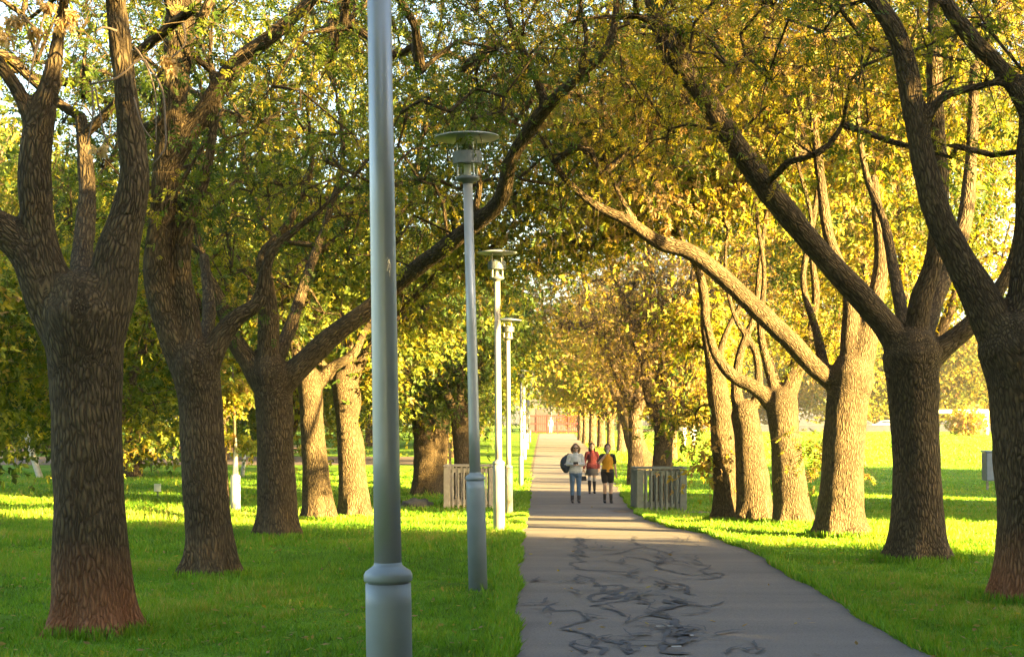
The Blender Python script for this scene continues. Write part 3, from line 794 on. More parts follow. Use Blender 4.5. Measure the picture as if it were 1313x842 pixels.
# path edges traced on the ground
edge_px_l = [(660, 842), (663, 760), (667, 700), (671, 672), (677, 645), (683, 605), (688, 575), (691, 560), (692, 555)]
edge_px_r = [(1190, 842), (1055, 765), (962, 708), (905, 686), (862, 677), (838, 670), (818, 660), (806, 648), (788, 620), (766, 590), (748, 570), (738, 560), (735, 555)]
EL = np.array([tuple(G(*p))[:2] for p in edge_px_l]); ER = np.array([tuple(G(*p))[:2] for p in edge_px_r])
def el(y):
    base = float(np.interp(y, EL[:, 1], EL[:, 0])) if y > EL[0, 1] else EL[0, 0]
    return base + .035 * math.sin(y * 1.7) + .02 * math.sin(y * 4.1)
def er(y):
    base = float(np.interp(y, ER[:, 1], ER[:, 0])) if y > ER[0, 1] else ER[0, 0] + (ER[0, 1] - y) * .0
    return base + .035 * math.sin(y * 1.3 + 1) + .02 * math.sin(y * 3.7)
py_ = np.arange(-20, 176, .5)
strip_sheet(lambda y: el(y) - .12 - .05 * math.sin(y * 2.3), lambda y: er(y) + .14 + .06 * math.sin(y * 1.9), py_, .004, 'path_verge', SOIL)
path = strip_sheet(el, er, py_, .012, 'path', ASPH)
# dirt strip and soil bank on the left, a soil patch round the right guard
strip_sheet(lambda y: -80, lambda y: -4.6 - .3 * math.sin(y), np.arange(84, 97.1, .5), .006, 'dirt_path', SOIL)
strip_sheet(lambda y: -80, lambda y: -15 - 2 * math.sin(y * .7), np.arange(105, 122.1, .5), .006, 'soil_bank', REDSOIL)
gr = G(850, 655)
def blob_sheet(cx, cy, rx, ry, zoff, name, mat, kind='structure'):
    V = [(cx, cy, zg(cy) + zoff)]; n = 40
    for k in range(n):
        a = 2 * math.pi * k / n; q = 1 + .18 * math.sin(3 * a + cx) + .1 * math.sin(7 * a)
        x, y = cx + rx * q * math.cos(a), cy + ry * q * math.sin(a); V.append((x, y, zg(y) + zoff))
    me = make_mesh(name, np.array(V), [np.array([(0, 1 + k, 1 + (k + 1) % n) for k in range(n)])]); me.materials.append(mat)
    return tag(link(bpy.data.objects.new(name, me)), kind=kind)
blob_sheet(gr.x - .1, gr.y - .3, 1.15, 1.6, .016, 'soil_patch', SOIL)

# black crack sealer scribbles: flat ribbons on the asphalt (part of the path)
TAR = simple_mat('crack_sealer', (.055, .058, .068), .95, var=.25, scale=12)
def zz(x, y): return (660 + x / 3.86, 650 + y / 3.86)
seal = [
 ([(320,150),(345,185),(300,200),(350,235),(280,240),(345,275),(268,280),(330,318),(450,320),(600,330)], .09),
 ([(330,150),(300,170),(355,200),(300,225),(360,255)], .10),
 ([(300,340),(380,362),(400,400),(500,390),(560,405),(440,432),(350,450),(400,480),(500,460),(595,425),(540,470),(370,500)], .085),
 ([(400,390),(470,410),(400,430),(520,440),(430,470),(560,400)], .09),
 ([(430,510),(490,512),(530,548),(495,520)], .07),
 ([(235,480),(160,495),(200,520),(300,520),(355,568),(280,592),(210,612),(330,640),(380,662)], .05),
 ([(315,672),(272,690),(320,738)], .07), ([(390,665),(395,700),(440,700),(450,740)], .075), ([(440,655),(520,690),(545,668),(585,740),(510,700)], .075),
 ([(600,148),(580,175),(645,200),(500,238),(430,242)], .06), ([(645,200),(690,218),(760,235),(820,220)], .035),
 ([(560,252),(640,262),(720,282),(690,300),(780,330),(900,345),(1012,330),(1012,358),(900,366)], .055), ([(680,250),(760,262),(700,290)], .06),
 ([(760,250),(790,272),(832,272)], .05), ([(885,288),(980,294),(920,322),(1000,352),(930,345)], .045),
 ([(640,345),(760,372),(880,360)], .03), ([(430,325),(560,345),(640,345)], .03),
 ([(720,382),(765,392),(735,418)], .07), ([(795,380),(852,400),(825,428),(885,446)], .075),
 ([(590,440),(740,440),(850,482),(930,502),(1050,480)], .045), ([(850,470),(780,480),(850,492),(700,528),(680,542),(785,562),(800,592),(835,640),(870,662),(800,690),(720,690),(745,732),(850,740)], .10),
 ([(730,470),(810,500),(720,515)], .10), ([(800,540),(900,542),(972,520)], .04), ([(780,650),(870,650),(790,672)], .09),
 ([(880,655),(1170,680)], .018), ([(1220,675),(1190,705),(1160,718),(1210,735),(1258,716),(1200,705)], .045), ([(1045,740),(1050,705),(1110,700)], .045),
 ([(380,175),(420,200)], .03), ([(420,262),(460,275),(520,285)], .03), ([(205,255),(300,252)], .03), ([(610,620),(700,618),(760,600)], .02),
 ([(860,600),(1000,604)], .02), ([(360,640),(300,625),(210,618)], .03)]
mb = MB(); rs = np.random.default_rng(5)
seal = [(pl, w * .56) for pl, w in seal]
for _ in range(60):      # fine side cracks round the main seams
    cx = rs.choice([330, 450, 740, 820]) + rs.normal(0, 90); cy = rs.uniform(150, 735); k = .35 + cy / 740
    pl = [(cx, cy)]
    for _ in range(rs.integers(2, 6)): cx += rs.normal(0, 60) * k; cy += rs.normal(4, 16) * k; pl.append((cx, min(cy, 745)))
    seal.append((pl, rs.uniform(.012, .04)))
for li, (pl, w) in enumerate(seal):
    p = np.array([tuple(G(*zz(*q))) for q in pl]); r = np.full(len(p), w)
    # add wobble points
    dd = np.concatenate([[0], np.cumsum(np.linalg.norm(np.diff(p, axis=0), axis=1))]); tt = np.linspace(0, dd[-1], max(3, int(dd[-1] / .09)))
    q = np.stack([np.interp(tt, dd, p[:, 0]), np.interp(tt, dd, p[:, 1]), tt * 0], -1); rr = np.full(len(q), w)
    q = q + np.stack([np.convolve(rs.normal(0, .035, len(q)), [.3, .4, .3], 'same'), rs.normal(0, .02, len(q)), np.zeros(len(q))], -1)
    t = np.gradient(q, axis=0)[:, :2]; t /= np.linalg.norm(t, axis=1)[:, None] + 1e-9
    s_ = np.stack([-t[:, 1], t[:, 0]], -1); rr = rr * rs.uniform(.5, 1.3, len(rr)) * .62
    rr[0] *= .3; rr[-1] *= .3
    s_[:, 1] *= 1.9; s_ *= .85
    A = np.column_stack([q[:, :2] + s_ * rr[:, None], np.zeros(len(q))]); B = np.column_stack([q[:, :2] - s_ * rr[:, None], np.zeros(len(q))])
    zo = .016 + .0004 * li
    A[:, 2] = zga(A[:, 1]) + zo; B[:, 2] = zga(B[:, 1]) + zo
    n = len(q); V = np.concatenate([A, B]); i = np.arange(n - 1)
    mb.add(V, [np.stack([i, i + 1, n + i + 1, n + i], -1)])
o = mb.build('crack_sealer', TAR, path)
mb = MB()
for a, b in (((700, 613), (785, 612)), ((775, 716), (825, 716)), ((868, 662), (885, 660))):
    p, q = G(*zz(*a)), G(*zz(*b)); mb.add([(p.x, p.y - .03, zg(p.y) + .04), (q.x, q.y - .02, zg(q.y) + .04), (q.x, q.y + .03, zg(q.y) + .041), (p.x, p.y + .02, zg(p.y) + .041)], [[(0, 1, 2, 3)]])
mb.build('paint_fleck', simple_mat('white_paint', (.34, .34, .33), .7), path)

# ------------------------------------------------------------------ grass blades
def blades(n, yr, xfun, h, w, tint, name, dens_pow=1.0, rng=RNG):
    u = rng.random(n); y0, y1 = yr
    y = y0 + (y1 - y0) * u ** dens_pow
    x0 = np.array([xfun(v)[0] for v in y]); x1 = np.array([xfun(v)[1] for v in y])
    x = x0 + (x1 - x0) * rng.random(n)
    z = zga(y)
    cl_ = np.sin(x * 5.1 + 2 * np.sin(y * 2.3)) * np.sin(y * 4.3 + 2 * np.sin(x * 1.7)) + .6 * np.sin(x * 11 + y * 3) * np.sin(y * 9.7 - x * 4)
    hh = h * rng.uniform(.4, 1.25, n) * (1 + .5 * np.sin(x * 1.9 + y * .8) * np.sin(y * 1.3)) * (1 + .45 * cl_); a = rng.uniform(0, 6.28, n)
    ww = w * rng.uniform(.6, 1.3, n)
    ln = rng.normal(0, .45, (n, 2)) * hh[:, None]
    b = np.stack([x, y, z - .01], -1)
    d = np.stack([np.cos(a) * ww, np.sin(a) * ww, np.zeros(n)], -1)
    tip = b + np.stack([ln[:, 0], ln[:, 1], hh], -1)
    V = np.stack([b - d, b + d, tip], 1).reshape(-1, 3)
    t = np.clip(rng.normal(tint, .2, n) + .22 * np.sin(x * .9 + np.sin(y)) * np.sin(y * .7 + 1) + .16 * cl_, 0, 1)
    return V, np.arange(3 * n).reshape(-1, 3), np.repeat(t, 3)
def edge_l(y): return (-.36 * y - .5, el(y) - .02)
def edge_r(y): return (er(y) + .02, max(er(y) + .3, .36 * y + .5))
parts = [blades(170000, (8.5, 20), edge_l, .06, .007, .42, 'a', 1.0), blades(120000, (20, 36), edge_l, .075, .012, .46, 'b', 1.0),
         blades(90000, (36, 75), edge_l, .09, .022, .45, 'c', 1.0),
         blades(60000, (10, 20), edge_r, .05, .007, .5, 'd'), blades(90000, (20, 38), edge_r, .065, .012, .5, 'e'), blades(80000, (38, 85), edge_r, .08, .022, .45, 'f'), blades(70000, (85, 168), lambda y: (er(y) + .3, .36 * y), .12, .05, .55, 'g')]
# longer tufts hugging the path edges, trunks and lamps
for fn, sgn in ((el, -1), (er, 1)):
    n = 26000; y = 8.5 + 45 * RNG.random(n) ** 1.2
    x = np.array([fn(v) for v in y]) + sgn * np.abs(RNG.normal(-.03, .09, n))
    hh = .07 * RNG.uniform(.5, 1.6, n); a = RNG.uniform(0, 6.28, n); w = .0006 * y + .003
    b = np.stack([x, y, zga(y)], -1); d = np.stack([np.cos(a) * w, np.sin(a) * w, 0 * a], -1)
    tip = b + np.stack([RNG.normal(0, .03, n), RNG.normal(0, .03, n), hh], -1)
    parts.append((np.stack([b - d, b + d, tip], 1).reshape(-1, 3), np.arange(3 * n).reshape(-1, 3), np.repeat(np.clip(RNG.normal(.5, .2, n), 0, 1), 3)))
tufts = [(T1, .36), (T2, .34), (T3, .36), (T4, .33), (T5, .33), (R1, .4), (R2, .44), (R3, .44), (R4, .38), (R5, .36), (R6, .3)]
for tr, rad in tufts:
    n = 1500; a = RNG.uniform(0, 6.28, n); r = rad + np.abs(RNG.normal(.02, .07, n)); x = tr[2].x + r * np.cos(a); y = tr[2].y + r * np.sin(a)
    hh = .1 * RNG.uniform(.4, 1.3, n); a2 = RNG.uniform(0, 6.28, n); w = .0007 * tr[2].y
    b = np.stack([x, y, zga(y)], -1); d = np.stack([np.cos(a2) * w, np.sin(a2) * w, 0 * a2], -1); tip = b + np.stack([RNG.normal(0, .03, n), RNG.normal(0, .03, n), hh], -1)
    parts.append((np.stack([b - d, b + d, tip], 1).reshape(-1, 3), np.arange(3 * n).reshape(-1, 3), np.repeat(np.clip(RNG.normal(.5, .2, n), 0, 1), 3)))
# weeds in the sunny strip on the left
for _ in range(1):
    n = 16000; x = RNG.uniform(-13, -4.5, n); y = 33 + RNG.normal(0, 1.3, n) ; hh = .17 * RNG.uniform(.3, 1.3, n) * (.6 + .5 * np.sin(x * 2.3) ** 2); a = RNG.uniform(0, 6.28, n); w = .02
    b = np.stack([x, y, zga(y)], -1); d = np.stack([np.cos(a) * w, np.sin(a) * w, 0 * a], -1); tip = b + np.stack([RNG.normal(0, .05, n), RNG.normal(0, .05, n), hh], -1)
    parts.append((np.stack([b - d, b + d, tip], 1).reshape(-1, 3), np.arange(3 * n).reshape(-1, 3), np.repeat(np.clip(RNG.normal(.72, .2, n), 0, 1), 3)))
go = leaf_object('grass', parts, GRASSM, None)
tag(go, 'short green lawn grass on both sides of the path', 'grass', kind='stuff')

n = 4200; y = 9 + 40 * RNG.random(n) ** 1.3; x = RNG.uniform(-.36, .36, n) * y; on = (x > np.array([el(v) for v in y])) & (x < np.array([er(v) for v in y]))
kp = (~on) | (RNG.random(n) < .12); x, y, on = x[kp], y[kp], on[kp]; n = len(x)
a = RNG.uniform(0, 6.28, n); L_ = RNG.uniform(.018, .04, n); z = zga(y) + np.where(on, .022, .05 * RNG.uniform(.6, 1.2, n))
c0 = np.stack([x, y, z], -1); u = np.stack([np.cos(a), np.sin(a), RNG.normal(0, .25, n)], -1) * L_[:, None]; v = np.stack([-np.sin(a), np.cos(a), RNG.normal(0, .25, n)], -1) * (L_ * .45)[:, None]
fo = leaf_object('fallen_leaves', [(np.stack([c0 - u, c0 + v, c0 + u, c0 - v], 1).reshape(-1, 3), np.arange(4 * n).reshape(-1, 4), np.repeat(RNG.uniform(.7, 1, n), 4))], LEAFY, None)
tag(fo, 'small dry leaves scattered over the lawn and path', 'leaves', kind='stuff')

# ------------------------------------------------------------------ lamps
STEEL = simple_mat('painted_steel', (.22, .27, .30), .5, metal=.15, var=.12, scale=5)
STEEL2 = simple_mat('brushed_pole', (.38, .41, .43), .38, metal=.4, var=.12, scale=4)
DARKST = simple_mat('dark_band', (.13, .15, .16), .5, metal=.4)
BLUEGREY = simple_mat('grey_metal_lid', (.28, .31, .33), .45, metal=.4)
SUNLITST = simple_mat('sunlit_steel', (.40, .385, .35), .45, metal=.1, var=.06)  # lamp steel with sunlight put into its colour, for the sunlit posts
def glass_mat():
    m, nt, out = new_mat('lamp_glass'); L = nt.links.new
    a = N(nt, 'ShaderNodeBsdfTransparent'); a.inputs[0].default_value = (.92, .94, .92, 1)
    g = N(nt, 'ShaderNodeBsdfGlossy'); g.inputs['Roughness'].default_value = .08
    mx = N(nt, 'ShaderNodeMixShader'); mx.inputs[0].default_value = .16; L(a.outputs[0], mx.inputs[1]); L(g.outputs[0], mx.inputs[2]); L(mx.outputs[0], out.inputs[0]); return m
GLASS = glass_mat()
def make_lamp(pole_m, sleeve_m):
    root = bpy.data.objects.new('lamp_post', None); link(root)
    mb = MB(); mb.lathe([(.094, -.2), (.0935, 1.0), (.0925, 1.085)], 40); mb.build('base_sleeve', sleeve_m, root, smooth=True)
    mb = MB(); mb.lathe([(.084, 1.083), (.084, 1.093), (.096, 1.094), (.099, 1.10), (.099, 1.12), (.092, 1.135), (.066, 1.152), (.058, 1.16), (.056, 1.17)], 40); mb.build('collar', sleeve_m, root, smooth=True)
    mb = MB(); mb.lathe([(.0555, 1.16), (.054, 1.6), (.051, 2.6), (.046, 4.06)], 40); mb.build('pole', pole_m, root, smooth=True)
    mb = MB(); mb.lathe([(.05, 4.03), (.06, 4.05), (.10, 4.06), (.118, 4.075), (.118, 4.10), (.06, 4.102)], 32); mb.build('lamp_base', DARKST, root, smooth=True)
    mb = MB(); mb.lathe([(.106, 4.102), (.106, 4.47)], 32); mb.build('lens', GLASS, root, smooth=True)
    mb = MB(); mb.lathe([(.02, 4.1), (.035, 4.12), (.038, 4.3), (.02, 4.36), (.008, 4.38)], 20); mb.build('bulb', simple_mat('frosted_bulb', (.8, .78, .7), .4), root, smooth=True)
    mb = MB(); mb.lathe([(.128, 4.22), (.146, 4.225), (.146, 4.345), (.128, 4.35), (.118, 4.34), (.118, 4.23)], 32); mb.build('band', DARKST, root)
    for k in range(4):
        a = k * math.pi / 2 + .5; mb = MB(); mb.tube([(.115 * math.cos(a), .115 * math.sin(a), 4.09), (.115 * math.cos(a), .115 * math.sin(a), 4.475)], [.008, .008], 8); mb.build('rod', pole_m, root)
    mb = MB(); mb.lathe([(.02, 4.47), (.115, 4.47), (.32, 4.482), (.325, 4.488), (.32, 4.498), (.15, 4.53), (.10, 4.54), (.02, 4.545)], 48); mb.build('cap_disc', BLUEGREY, root, smooth=True)
    return root
lampA = make_lamp(STEEL2, STEEL); lampB = make_lamp(SUNLITST, SUNLITST)
gl = 'lamp posts along the left edge of the path'
lamps = [(lampA, P(503, 842, 6.35).x, 6.35, -.9, 'nearest grey lamp post, its head above the view'), (lampA, P(613, 755, 15.5).x, 15.5, -1.45, 'blue grey lamp post with wide disc head, second from the viewer'),
         (lampB, P(640, 678, 25.1).x, 25.1, -.5, 'pale sunlit lamp post, third along the path'), (lampB, P(652.5, 663, 36).x, 36, -.3, 'slender sunlit lamp post, fourth along the path'),
         (lampA, P(668, 622, 61).x, 61, 0, 'dark green lamp post standing in shade beyond the people'), (lampB, P(671.5, 580, 92).x, 92, 0, 'white sunlit lamp post just behind the dark one'),
         (lampB, P(675, 575, 112).x, 112, 0, 'white sunlit lamp post, second behind the dark one'), (lampB, P(678, 570, 132).x, 132, 0, 'farthest sunlit lamp post by the path end')]
for i, (pr, x, y, tilt, lab) in enumerate(lamps):
    o = pr if pr.name not in _used else copy_tree(pr); _used.add(pr.name)
    o.location = (x, y, zg(y) - (.10 if i == 0 else 0)); o.rotation_euler = (0, math.radians(tilt), [0.3, .1, .4, .2, 0, 0, 0, 0][i])
    tag(o, lab, 'lamp post', gl)
    if y > 90: o.scale = (1.9, 1.9, 1.05)

# ------------------------------------------------------------------ picket guards
def guard(px, py, wpx, label, mat, rz=0, name='tree_guard'):
    g = G(px, py); w = wpx * g.y / F; h = 54 * g.y / F
    root = thing(name, (g.x, g.y + w / 2, zg(g.y + w / 2)), label, 'picket guard', 'picket tree guards', rz)
    hw = w / 2
    for sx in (-1, 1):
        for sy in (-1, 1):
            mb = MB(); mb.box((sx * (hw - .06), sy * (hw - .06), h / 2 - .01), (.17, .17, h + .01)); mb.build('corner_post', mat, root, bevel=.01)
    for side in range(4):
        a = side * math.pi / 2; ca, sa = math.cos(a), math.sin(a)
        R = lambda x, y: (x * ca - y * sa, x * sa + y * ca)
        for z in (.16, h - .1):
            x, y = R(0, -hw + .03); mb = MB(); mb.box((x, y, z), (w - .26, .035, .09), a); mb.build('rail', mat, root)
        n = 7
        for k in range(n):
            t = -hw + .22 + (w - .44) * k / (n - 1); x, y = R(t, -hw - .006)
            mb = MB(); mb.box((x, y, h / 2 - .02), (.05, .025, h - .02), a, 1.0); mb.build('picket', mat, root, bevel=.005)
    mb = MB()
    mb.box((0, -hw + .02, h + .03), (w + .04, .13, .035)); mb.box((0, hw - .02, h + .031), (w + .04, .13, .035)); mb.box((-hw + .02, 0, h + .034), (.13, w - .17, .035)); mb.box((hw - .02, 0, h + .034), (.13, w - .17, .035)); mb.build('top_rail', mat, root)
    return root
SHADEDW = simple_mat('shaded_timber', (.10, .12, .105), .9, var=.25, scale=9, bump=.3)  # guard timber darkened: the shade it stands in is put into the colour
SUNLITW = simple_mat('sunlit_timber', (.36, .31, .24), .85, var=.2, scale=9, bump=.3)  # same guard timber made pale, with sunlight put into the colour
guard(847, 655, 62, 'grey shaded picket guard round the small tree right of the path', SHADEDW, .05)
guard(603, 652, 64, 'pale sunlit picket guard left of the path behind the second lamp', SUNLITW, -.03)

# ------------------------------------------------------------------ people
def chain(mb, pts, rad, step=.03, seg=14):
    q, r = smooth_path(pts, rad, step); q, r = caps_round(q, r); mb.tube(q, r, seg)
def skinned(name, chains, mat, parent, vox=.009, sm=3, ell=()):
    mb = MB()
    for c in chains: chain(mb, [p[:3] for p in c], [p[3] for p in c])
    for (c, r) in ell:
        th = np.linspace(.05, math.pi - .05, 14); a = np.linspace(0, 2 * math.pi, 18, endpoint=False)
        V = np.array([(c[0] + r[0] * math.sin(t) * math.cos(x), c[1] + r[1] * math.sin(t) * math.sin(x), c[2] - r[2] * math.cos(t)) for t in th for x in a])
        Q = [(i * 18 + j, i * 18 + (j + 1) % 18, (i + 1) * 18 + (j + 1) % 18, (i + 1) * 18 + j) for i in range(13) for j in range(18)]
        mb.add(V, [Q, [tuple(range(17, -1, -1))], [tuple(13 * 18 + j for j in range(18))]])
    me = remesh(mb, vox, sm); me.name = name; me.materials.append(mat)
    me.polygons.foreach_set('use_smooth', np.ones(len(me.polygons), bool))
    return link(bpy.data.objects.new(name, me), parent)
SKIN = simple_mat('skin', (.52, .33, .24), .55, var=.05)
def hand_chains(w, d, s, side, curl):
    """palm from wrist w in direction d; five fingers"""
    w = np.array(w, float); d = np.array(d, float); d /= np.linalg.norm(d); sd = np.array(side, float); sd -= d * np.dot(sd, d); sd /= np.linalg.norm(sd)
    cu = np.cross(d, sd) * curl
    out = [[(*w, .024), (*(w + d * .045), .030), (*(w + d * .085), .028)]]
    for k, (o_, L) in enumerate(((-.027, .062), (-.009, .072), (.009, .068), (.026, .052))):
        b = w + d * .085 + sd * o_
        out.append([(*b, .0095), (*(b + d * L * .5 + cu * .012), .009), (*(b + d * L * .8 + cu * .04), .008)])
    b = w + d * .03 - sd * .024
    out.append([(*b, .012), (*(b + d * .03 - sd * .022 + cu * .01), .0105), (*(b + d * .058 - sd * .026 + cu * .02), .009)])
    return out
def person(loc, label, rz, sp, s=1.0, detail=True):
    root = thing('person', loc, label, 'person', sp.get('group'), rz); root.scale = (s, s, s)
    J = dict(hip=(0, 0, .93), LH=(-.09, 0, .9), RH=(.09, 0, .9), LK=(-.10, -.06, .50), RK=(.10, .02, .50), LA=(-.10, -.05, .085), RA=(.10, .14, .10),
             LS=(-.165, 0, 1.37), RS=(.165, 0, 1.37), LE=(-.23, .03, 1.10), RE=(.23, .03, 1.10), LW=(-.24, -.06, .86), RW=(.24, -.06, .86))
    J.update(sp.get('J', {}))
    v = lambda k: np.array(J[k], float)
    body = []
    body.append([(0, 0, .90, .125), (0, -.005, 1.0, .115), (0, -.01, 1.12, .105), (0, -.01, 1.26, .12), (0, 0, 1.36, .10), (0, .005, 1.42, .062), (0, -.005, 1.48, .052), (0, -.015, 1.53, .055)])
    for sgn in (-1, 1):
        body.append([(sgn * .03, 0, 1.05, .09), (sgn * .06, 0, 1.25, .095), (sgn * .10, 0, 1.36, .06)])
    head = ((0, -.02, 1.595), (.072, .092, .112))
    face = [[(0, -.105, 1.605, .010), (0, -.122, 1.575, .013)], [(0, -.06, 1.52, .045), (0, -.085, 1.515, .030)], [(-.078, -.01, 1.59, .014), (-.078, -.005, 1.565, .010)], [(.078, -.01, 1.59, .014), (.078, -.005, 1.565, .010)]]
    for a in 'LR':
        S_, E, W = v(a + 'S'), v(a + 'E'), v(a + 'W')
        body.append([(S_[0] * .6, 0, 1.37, .055), (*S_, .055), (*((S_ + E) / 2), .045), (*E, .037), (*(E * .6 + W * .4), .036), (*W, .025)])
        body += hand_chains(W, sp.get(a + 'hd', W - E), 1, (0, 1, .2) if abs((W - E)[1]) < .12 else (1, 0, .2), .8 if a == 'L' else -.8)
        Hh, K, A_ = v(a + 'H'), v(a + 'K'), v(a + 'A')
        body.append([(*Hh, .088), (*(Hh * .5 + K * .5), .072), (*K, .052), (*(K * .65 + A_ * .35 + (0, .012, 0)), .053), (*A_, .034)])
        tz = .03 if a == 'L' else .035
        body.append([(A_[0], A_[1] + .02, tz + .02, .038), (A_[0], A_[1] - .08, tz, .036), (A_[0] * 1.05, A_[1] - .15, tz - .005, .030)])
    vox = .008 if detail else .02
    skinned('body', body + face, SKIN, root, vox, 2, [head])
    if detail:
        mb = MB()
        for sgn in (-1, 1): mb.lathe([(.004, -.012), (.011, -.006), (.012, 0), (.011, .006), (.004, .012)], 12, (sgn * .03, -.104, 1.605))
        mb.build('eyes', simple_mat('eye', (.05, .035, .03), .3), root, smooth=True)
        mb = MB(); mb.tube([(-.026, -.098, 1.545), (0, -.108, 1.543), (.026, -.098, 1.545)], [.004, .007, .004], 8); mb.build('mouth', simple_mat('lips', (.42, .13, .12), .5), root, smooth=True)
    # clothing
    g = .014
    top = sp['top']
    def leg_seg(a, f0, f1, grow):
        Hh, K, A_ = v(a + 'H'), v(a + 'K'), v(a + 'A')
        P0 = [(*Hh, .088), (*(Hh * .5 + K * .5), .072), (*K, .052), (*(K * .65 + A_ * .35 + (0, .012, 0)), .053), (*A_, .034)]
        Q = np.array(P0); n = len(Q) - 1; out = []
        for t in np.linspace(f0, f1, 6):
            x = t * n; i = min(int(x), n - 1); q = Q[i] + (Q[i + 1] - Q[i]) * (x - i); q[3] += grow; out.append(tuple(q))
        return out
    ch = [[(0, 0, top['z0'], top.get('r0', .13) + g), (0, -.005, 1.0, .118 + g), (0, -.01, 1.12, .108 + g), (0, -.01, 1.26, .122 + g), (0, 0, 1.35, .098 + g)]]
    for sgn in (-1, 1): ch.append([(sgn * .05, 0, top['z0'] + .03, .10 + g), (sgn * .05, 0, 1.1, .088 + g), (sgn * .06, 0, 1.25, .095 + g), (sgn * .10, 0, 1.36, .062 + g)])
    rb_ = top.get('r0', .13)
    ch.append([(-.055, 0, top['z0'], rb_), (.055, 0, top['z0'], rb_)]); ch.append([(-.05, 0, top['z0'] + .08, rb_ - .01), (.05, 0, top['z0'] + .08, rb_ - .01)]); ch.append([(-.07, 0, 1.2, .105), (.07, 0, 1.2, .105)])
    sl = []
    for a in 'LR':
        S_, E, W = v(a + 'S'), v(a + 'E'), v(a + 'W')
        if top['sleeve'] == 'long': sl.append([(S_[0] * .6, 0, 1.365, .06 + g), (*S_, .058 + g), (*((S_ + E) / 2), .05 + g), (*E, .043 + g), (*(E * .6 + W * .4), .040 + g), (*(E * .08 + W * .92), .03 + g)])
        else: sl.append([(S_[0] * .6, 0, 1.365, .06 + g), (*S_, .058 + g), (*(S_ * .6 + E * .4), .05 + g), (*(S_ * .35 + E * .65), .052 + g)])
    if top.get('collar'): ch.append([(0, .01, 1.38, .075), (0, .0, 1.45, .07)])
    if top.get('sleeve_mat'):
        skinned(top['name'], ch, top['mat'], root, vox, 2); s_o = skinned('sleeves', [[(q[0], q[1], q[2], q[3] + .004) for q in c] for c in sl], top['sleeve_mat'], root, vox, 2)
    else:
        skinned(top['name'], ch + sl, top['mat'], root, vox, 2)
    bt = sp['bottom']
    if bt['kind'] == 'trousers':
        skinned(bt['name'], [leg_seg('L', 0, bt['f1'], .012), leg_seg('R', 0, bt['f1'], .012), [(-.05, 0, .87, .13), (.05, 0, .87, .13)]], bt['mat'], root, vox, 2)
    elif bt['kind'] == 'shorts':
        skinned(bt['name'], [leg_seg('L', 0, .32, .026), leg_seg('R', 0, .32, .026), [(-.05, 0, .93, .142), (.05, 0, .93, .142)], [(-.05, 0, .88, .12), (.05, 0, .88, .12)]], bt['mat'], root, vox, 2)
    else:   # skirt
        mb = MB(); n = 28; V = []
        prof = [(.0, .13, 1.0), (0, .155, .92), (0, .19, .78), (0, .215, .64), (0, .21, .63), (0, .15, .8), (0, .1, .98)]
        for _, r, z in prof:
            for k in range(n):
                a = 2 * math.pi * k / n; rr = r * (1 + .05 * math.sin(7 * a) * (1.0 - z)); V.append((rr * math.cos(a) * 1.08, rr * math.sin(a) * .85, z))
        m = len(prof)
        mb.add(np.array(V), [[(i * n + j, i * n + (j + 1) % n, ((i + 1) % m) * n + (j + 1) % n, ((i + 1) % m) * n + j) for i in range(m) for j in range(n)]])
        mb.build(bt['name'], bt['mat'], root, smooth=True)
    for k, (nm, f0, f1, mt) in enumerate(sp.get('legwear', [])):
        for a in 'LR': skinned(nm, [leg_seg(a, f0, f1, .008 + .001 * k)], mt, root, vox, 2)
    for a in 'LR':
        A_ = v(a + 'A'); tz = .032
        ch = [[(A_[0], A_[1] + .03, tz + .02, .046), (A_[0], A_[1] - .08, tz + .008, .044), (A_[0] * 1.05, A_[1] - .16, tz, .036)]]
        if sp['shoe'].get('boot'): ch.append([(A_[0], A_[1] + .01, .06, .05), (*(A_ * .7 + v(a + 'K') * .3), .056)])
        skinned(sp['shoe'].get('name', 'shoe'), ch, sp['shoe']['mat'], root, vox, 2)
    # hair
    h = sp['hair']
    skinned('hair', h['chains'], h['mat'], root, vox, 2, [((0, .022, 1.634), (.098, .104, .112))] + h.get('ell', []))
    return root
def cloth(name, c, var=.12): return simple_mat(name, c, .9, var=var, scale=14)
HB = cloth('brown_hair', (.14, .085, .05), .3); HD = cloth('dark_hair', (.035, .025, .02), .3); HG = cloth('fair_hair', (.33, .22, .12), .3)
hair_long = [[(-.07, .03, 1.62, .03), (-.088, .02, 1.55, .032), (-.09, .02, 1.46, .03), (-.085, -.01, 1.40, .024)], [(.07, .03, 1.62, .03), (.088, .02, 1.55, .032), (.09, .02, 1.46, .03), (.085, -.01, 1.40, .024)], [(0, .07, 1.62, .05), (0, .09, 1.5, .06), (0, .09, 1.42, .05)]]
hair_curly = [[(-.07, .0, 1.66, .035), (-.105, .01, 1.59, .042), (-.10, .02, 1.52, .04), (-.085, .0, 1.48, .03)], [(.07, .0, 1.66, .035), (.105, .01, 1.59, .042), (.10, .02, 1.52, .04), (.085, 0, 1.48, .03)], [(0, .06, 1.66, .06), (0, .09, 1.55, .07), (0, .07, 1.48, .05)]]
hair_bun = [[(-.06, .03, 1.62, .03), (-.078, .02, 1.55, .024), (-.05, .06, 1.5, .025)], [(.06, .03, 1.62, .03), (.078, .02, 1.55, .024), (.05, .06, 1.5, .025)], [(0, .08, 1.62, .045), (0, .10, 1.52, .04)]]

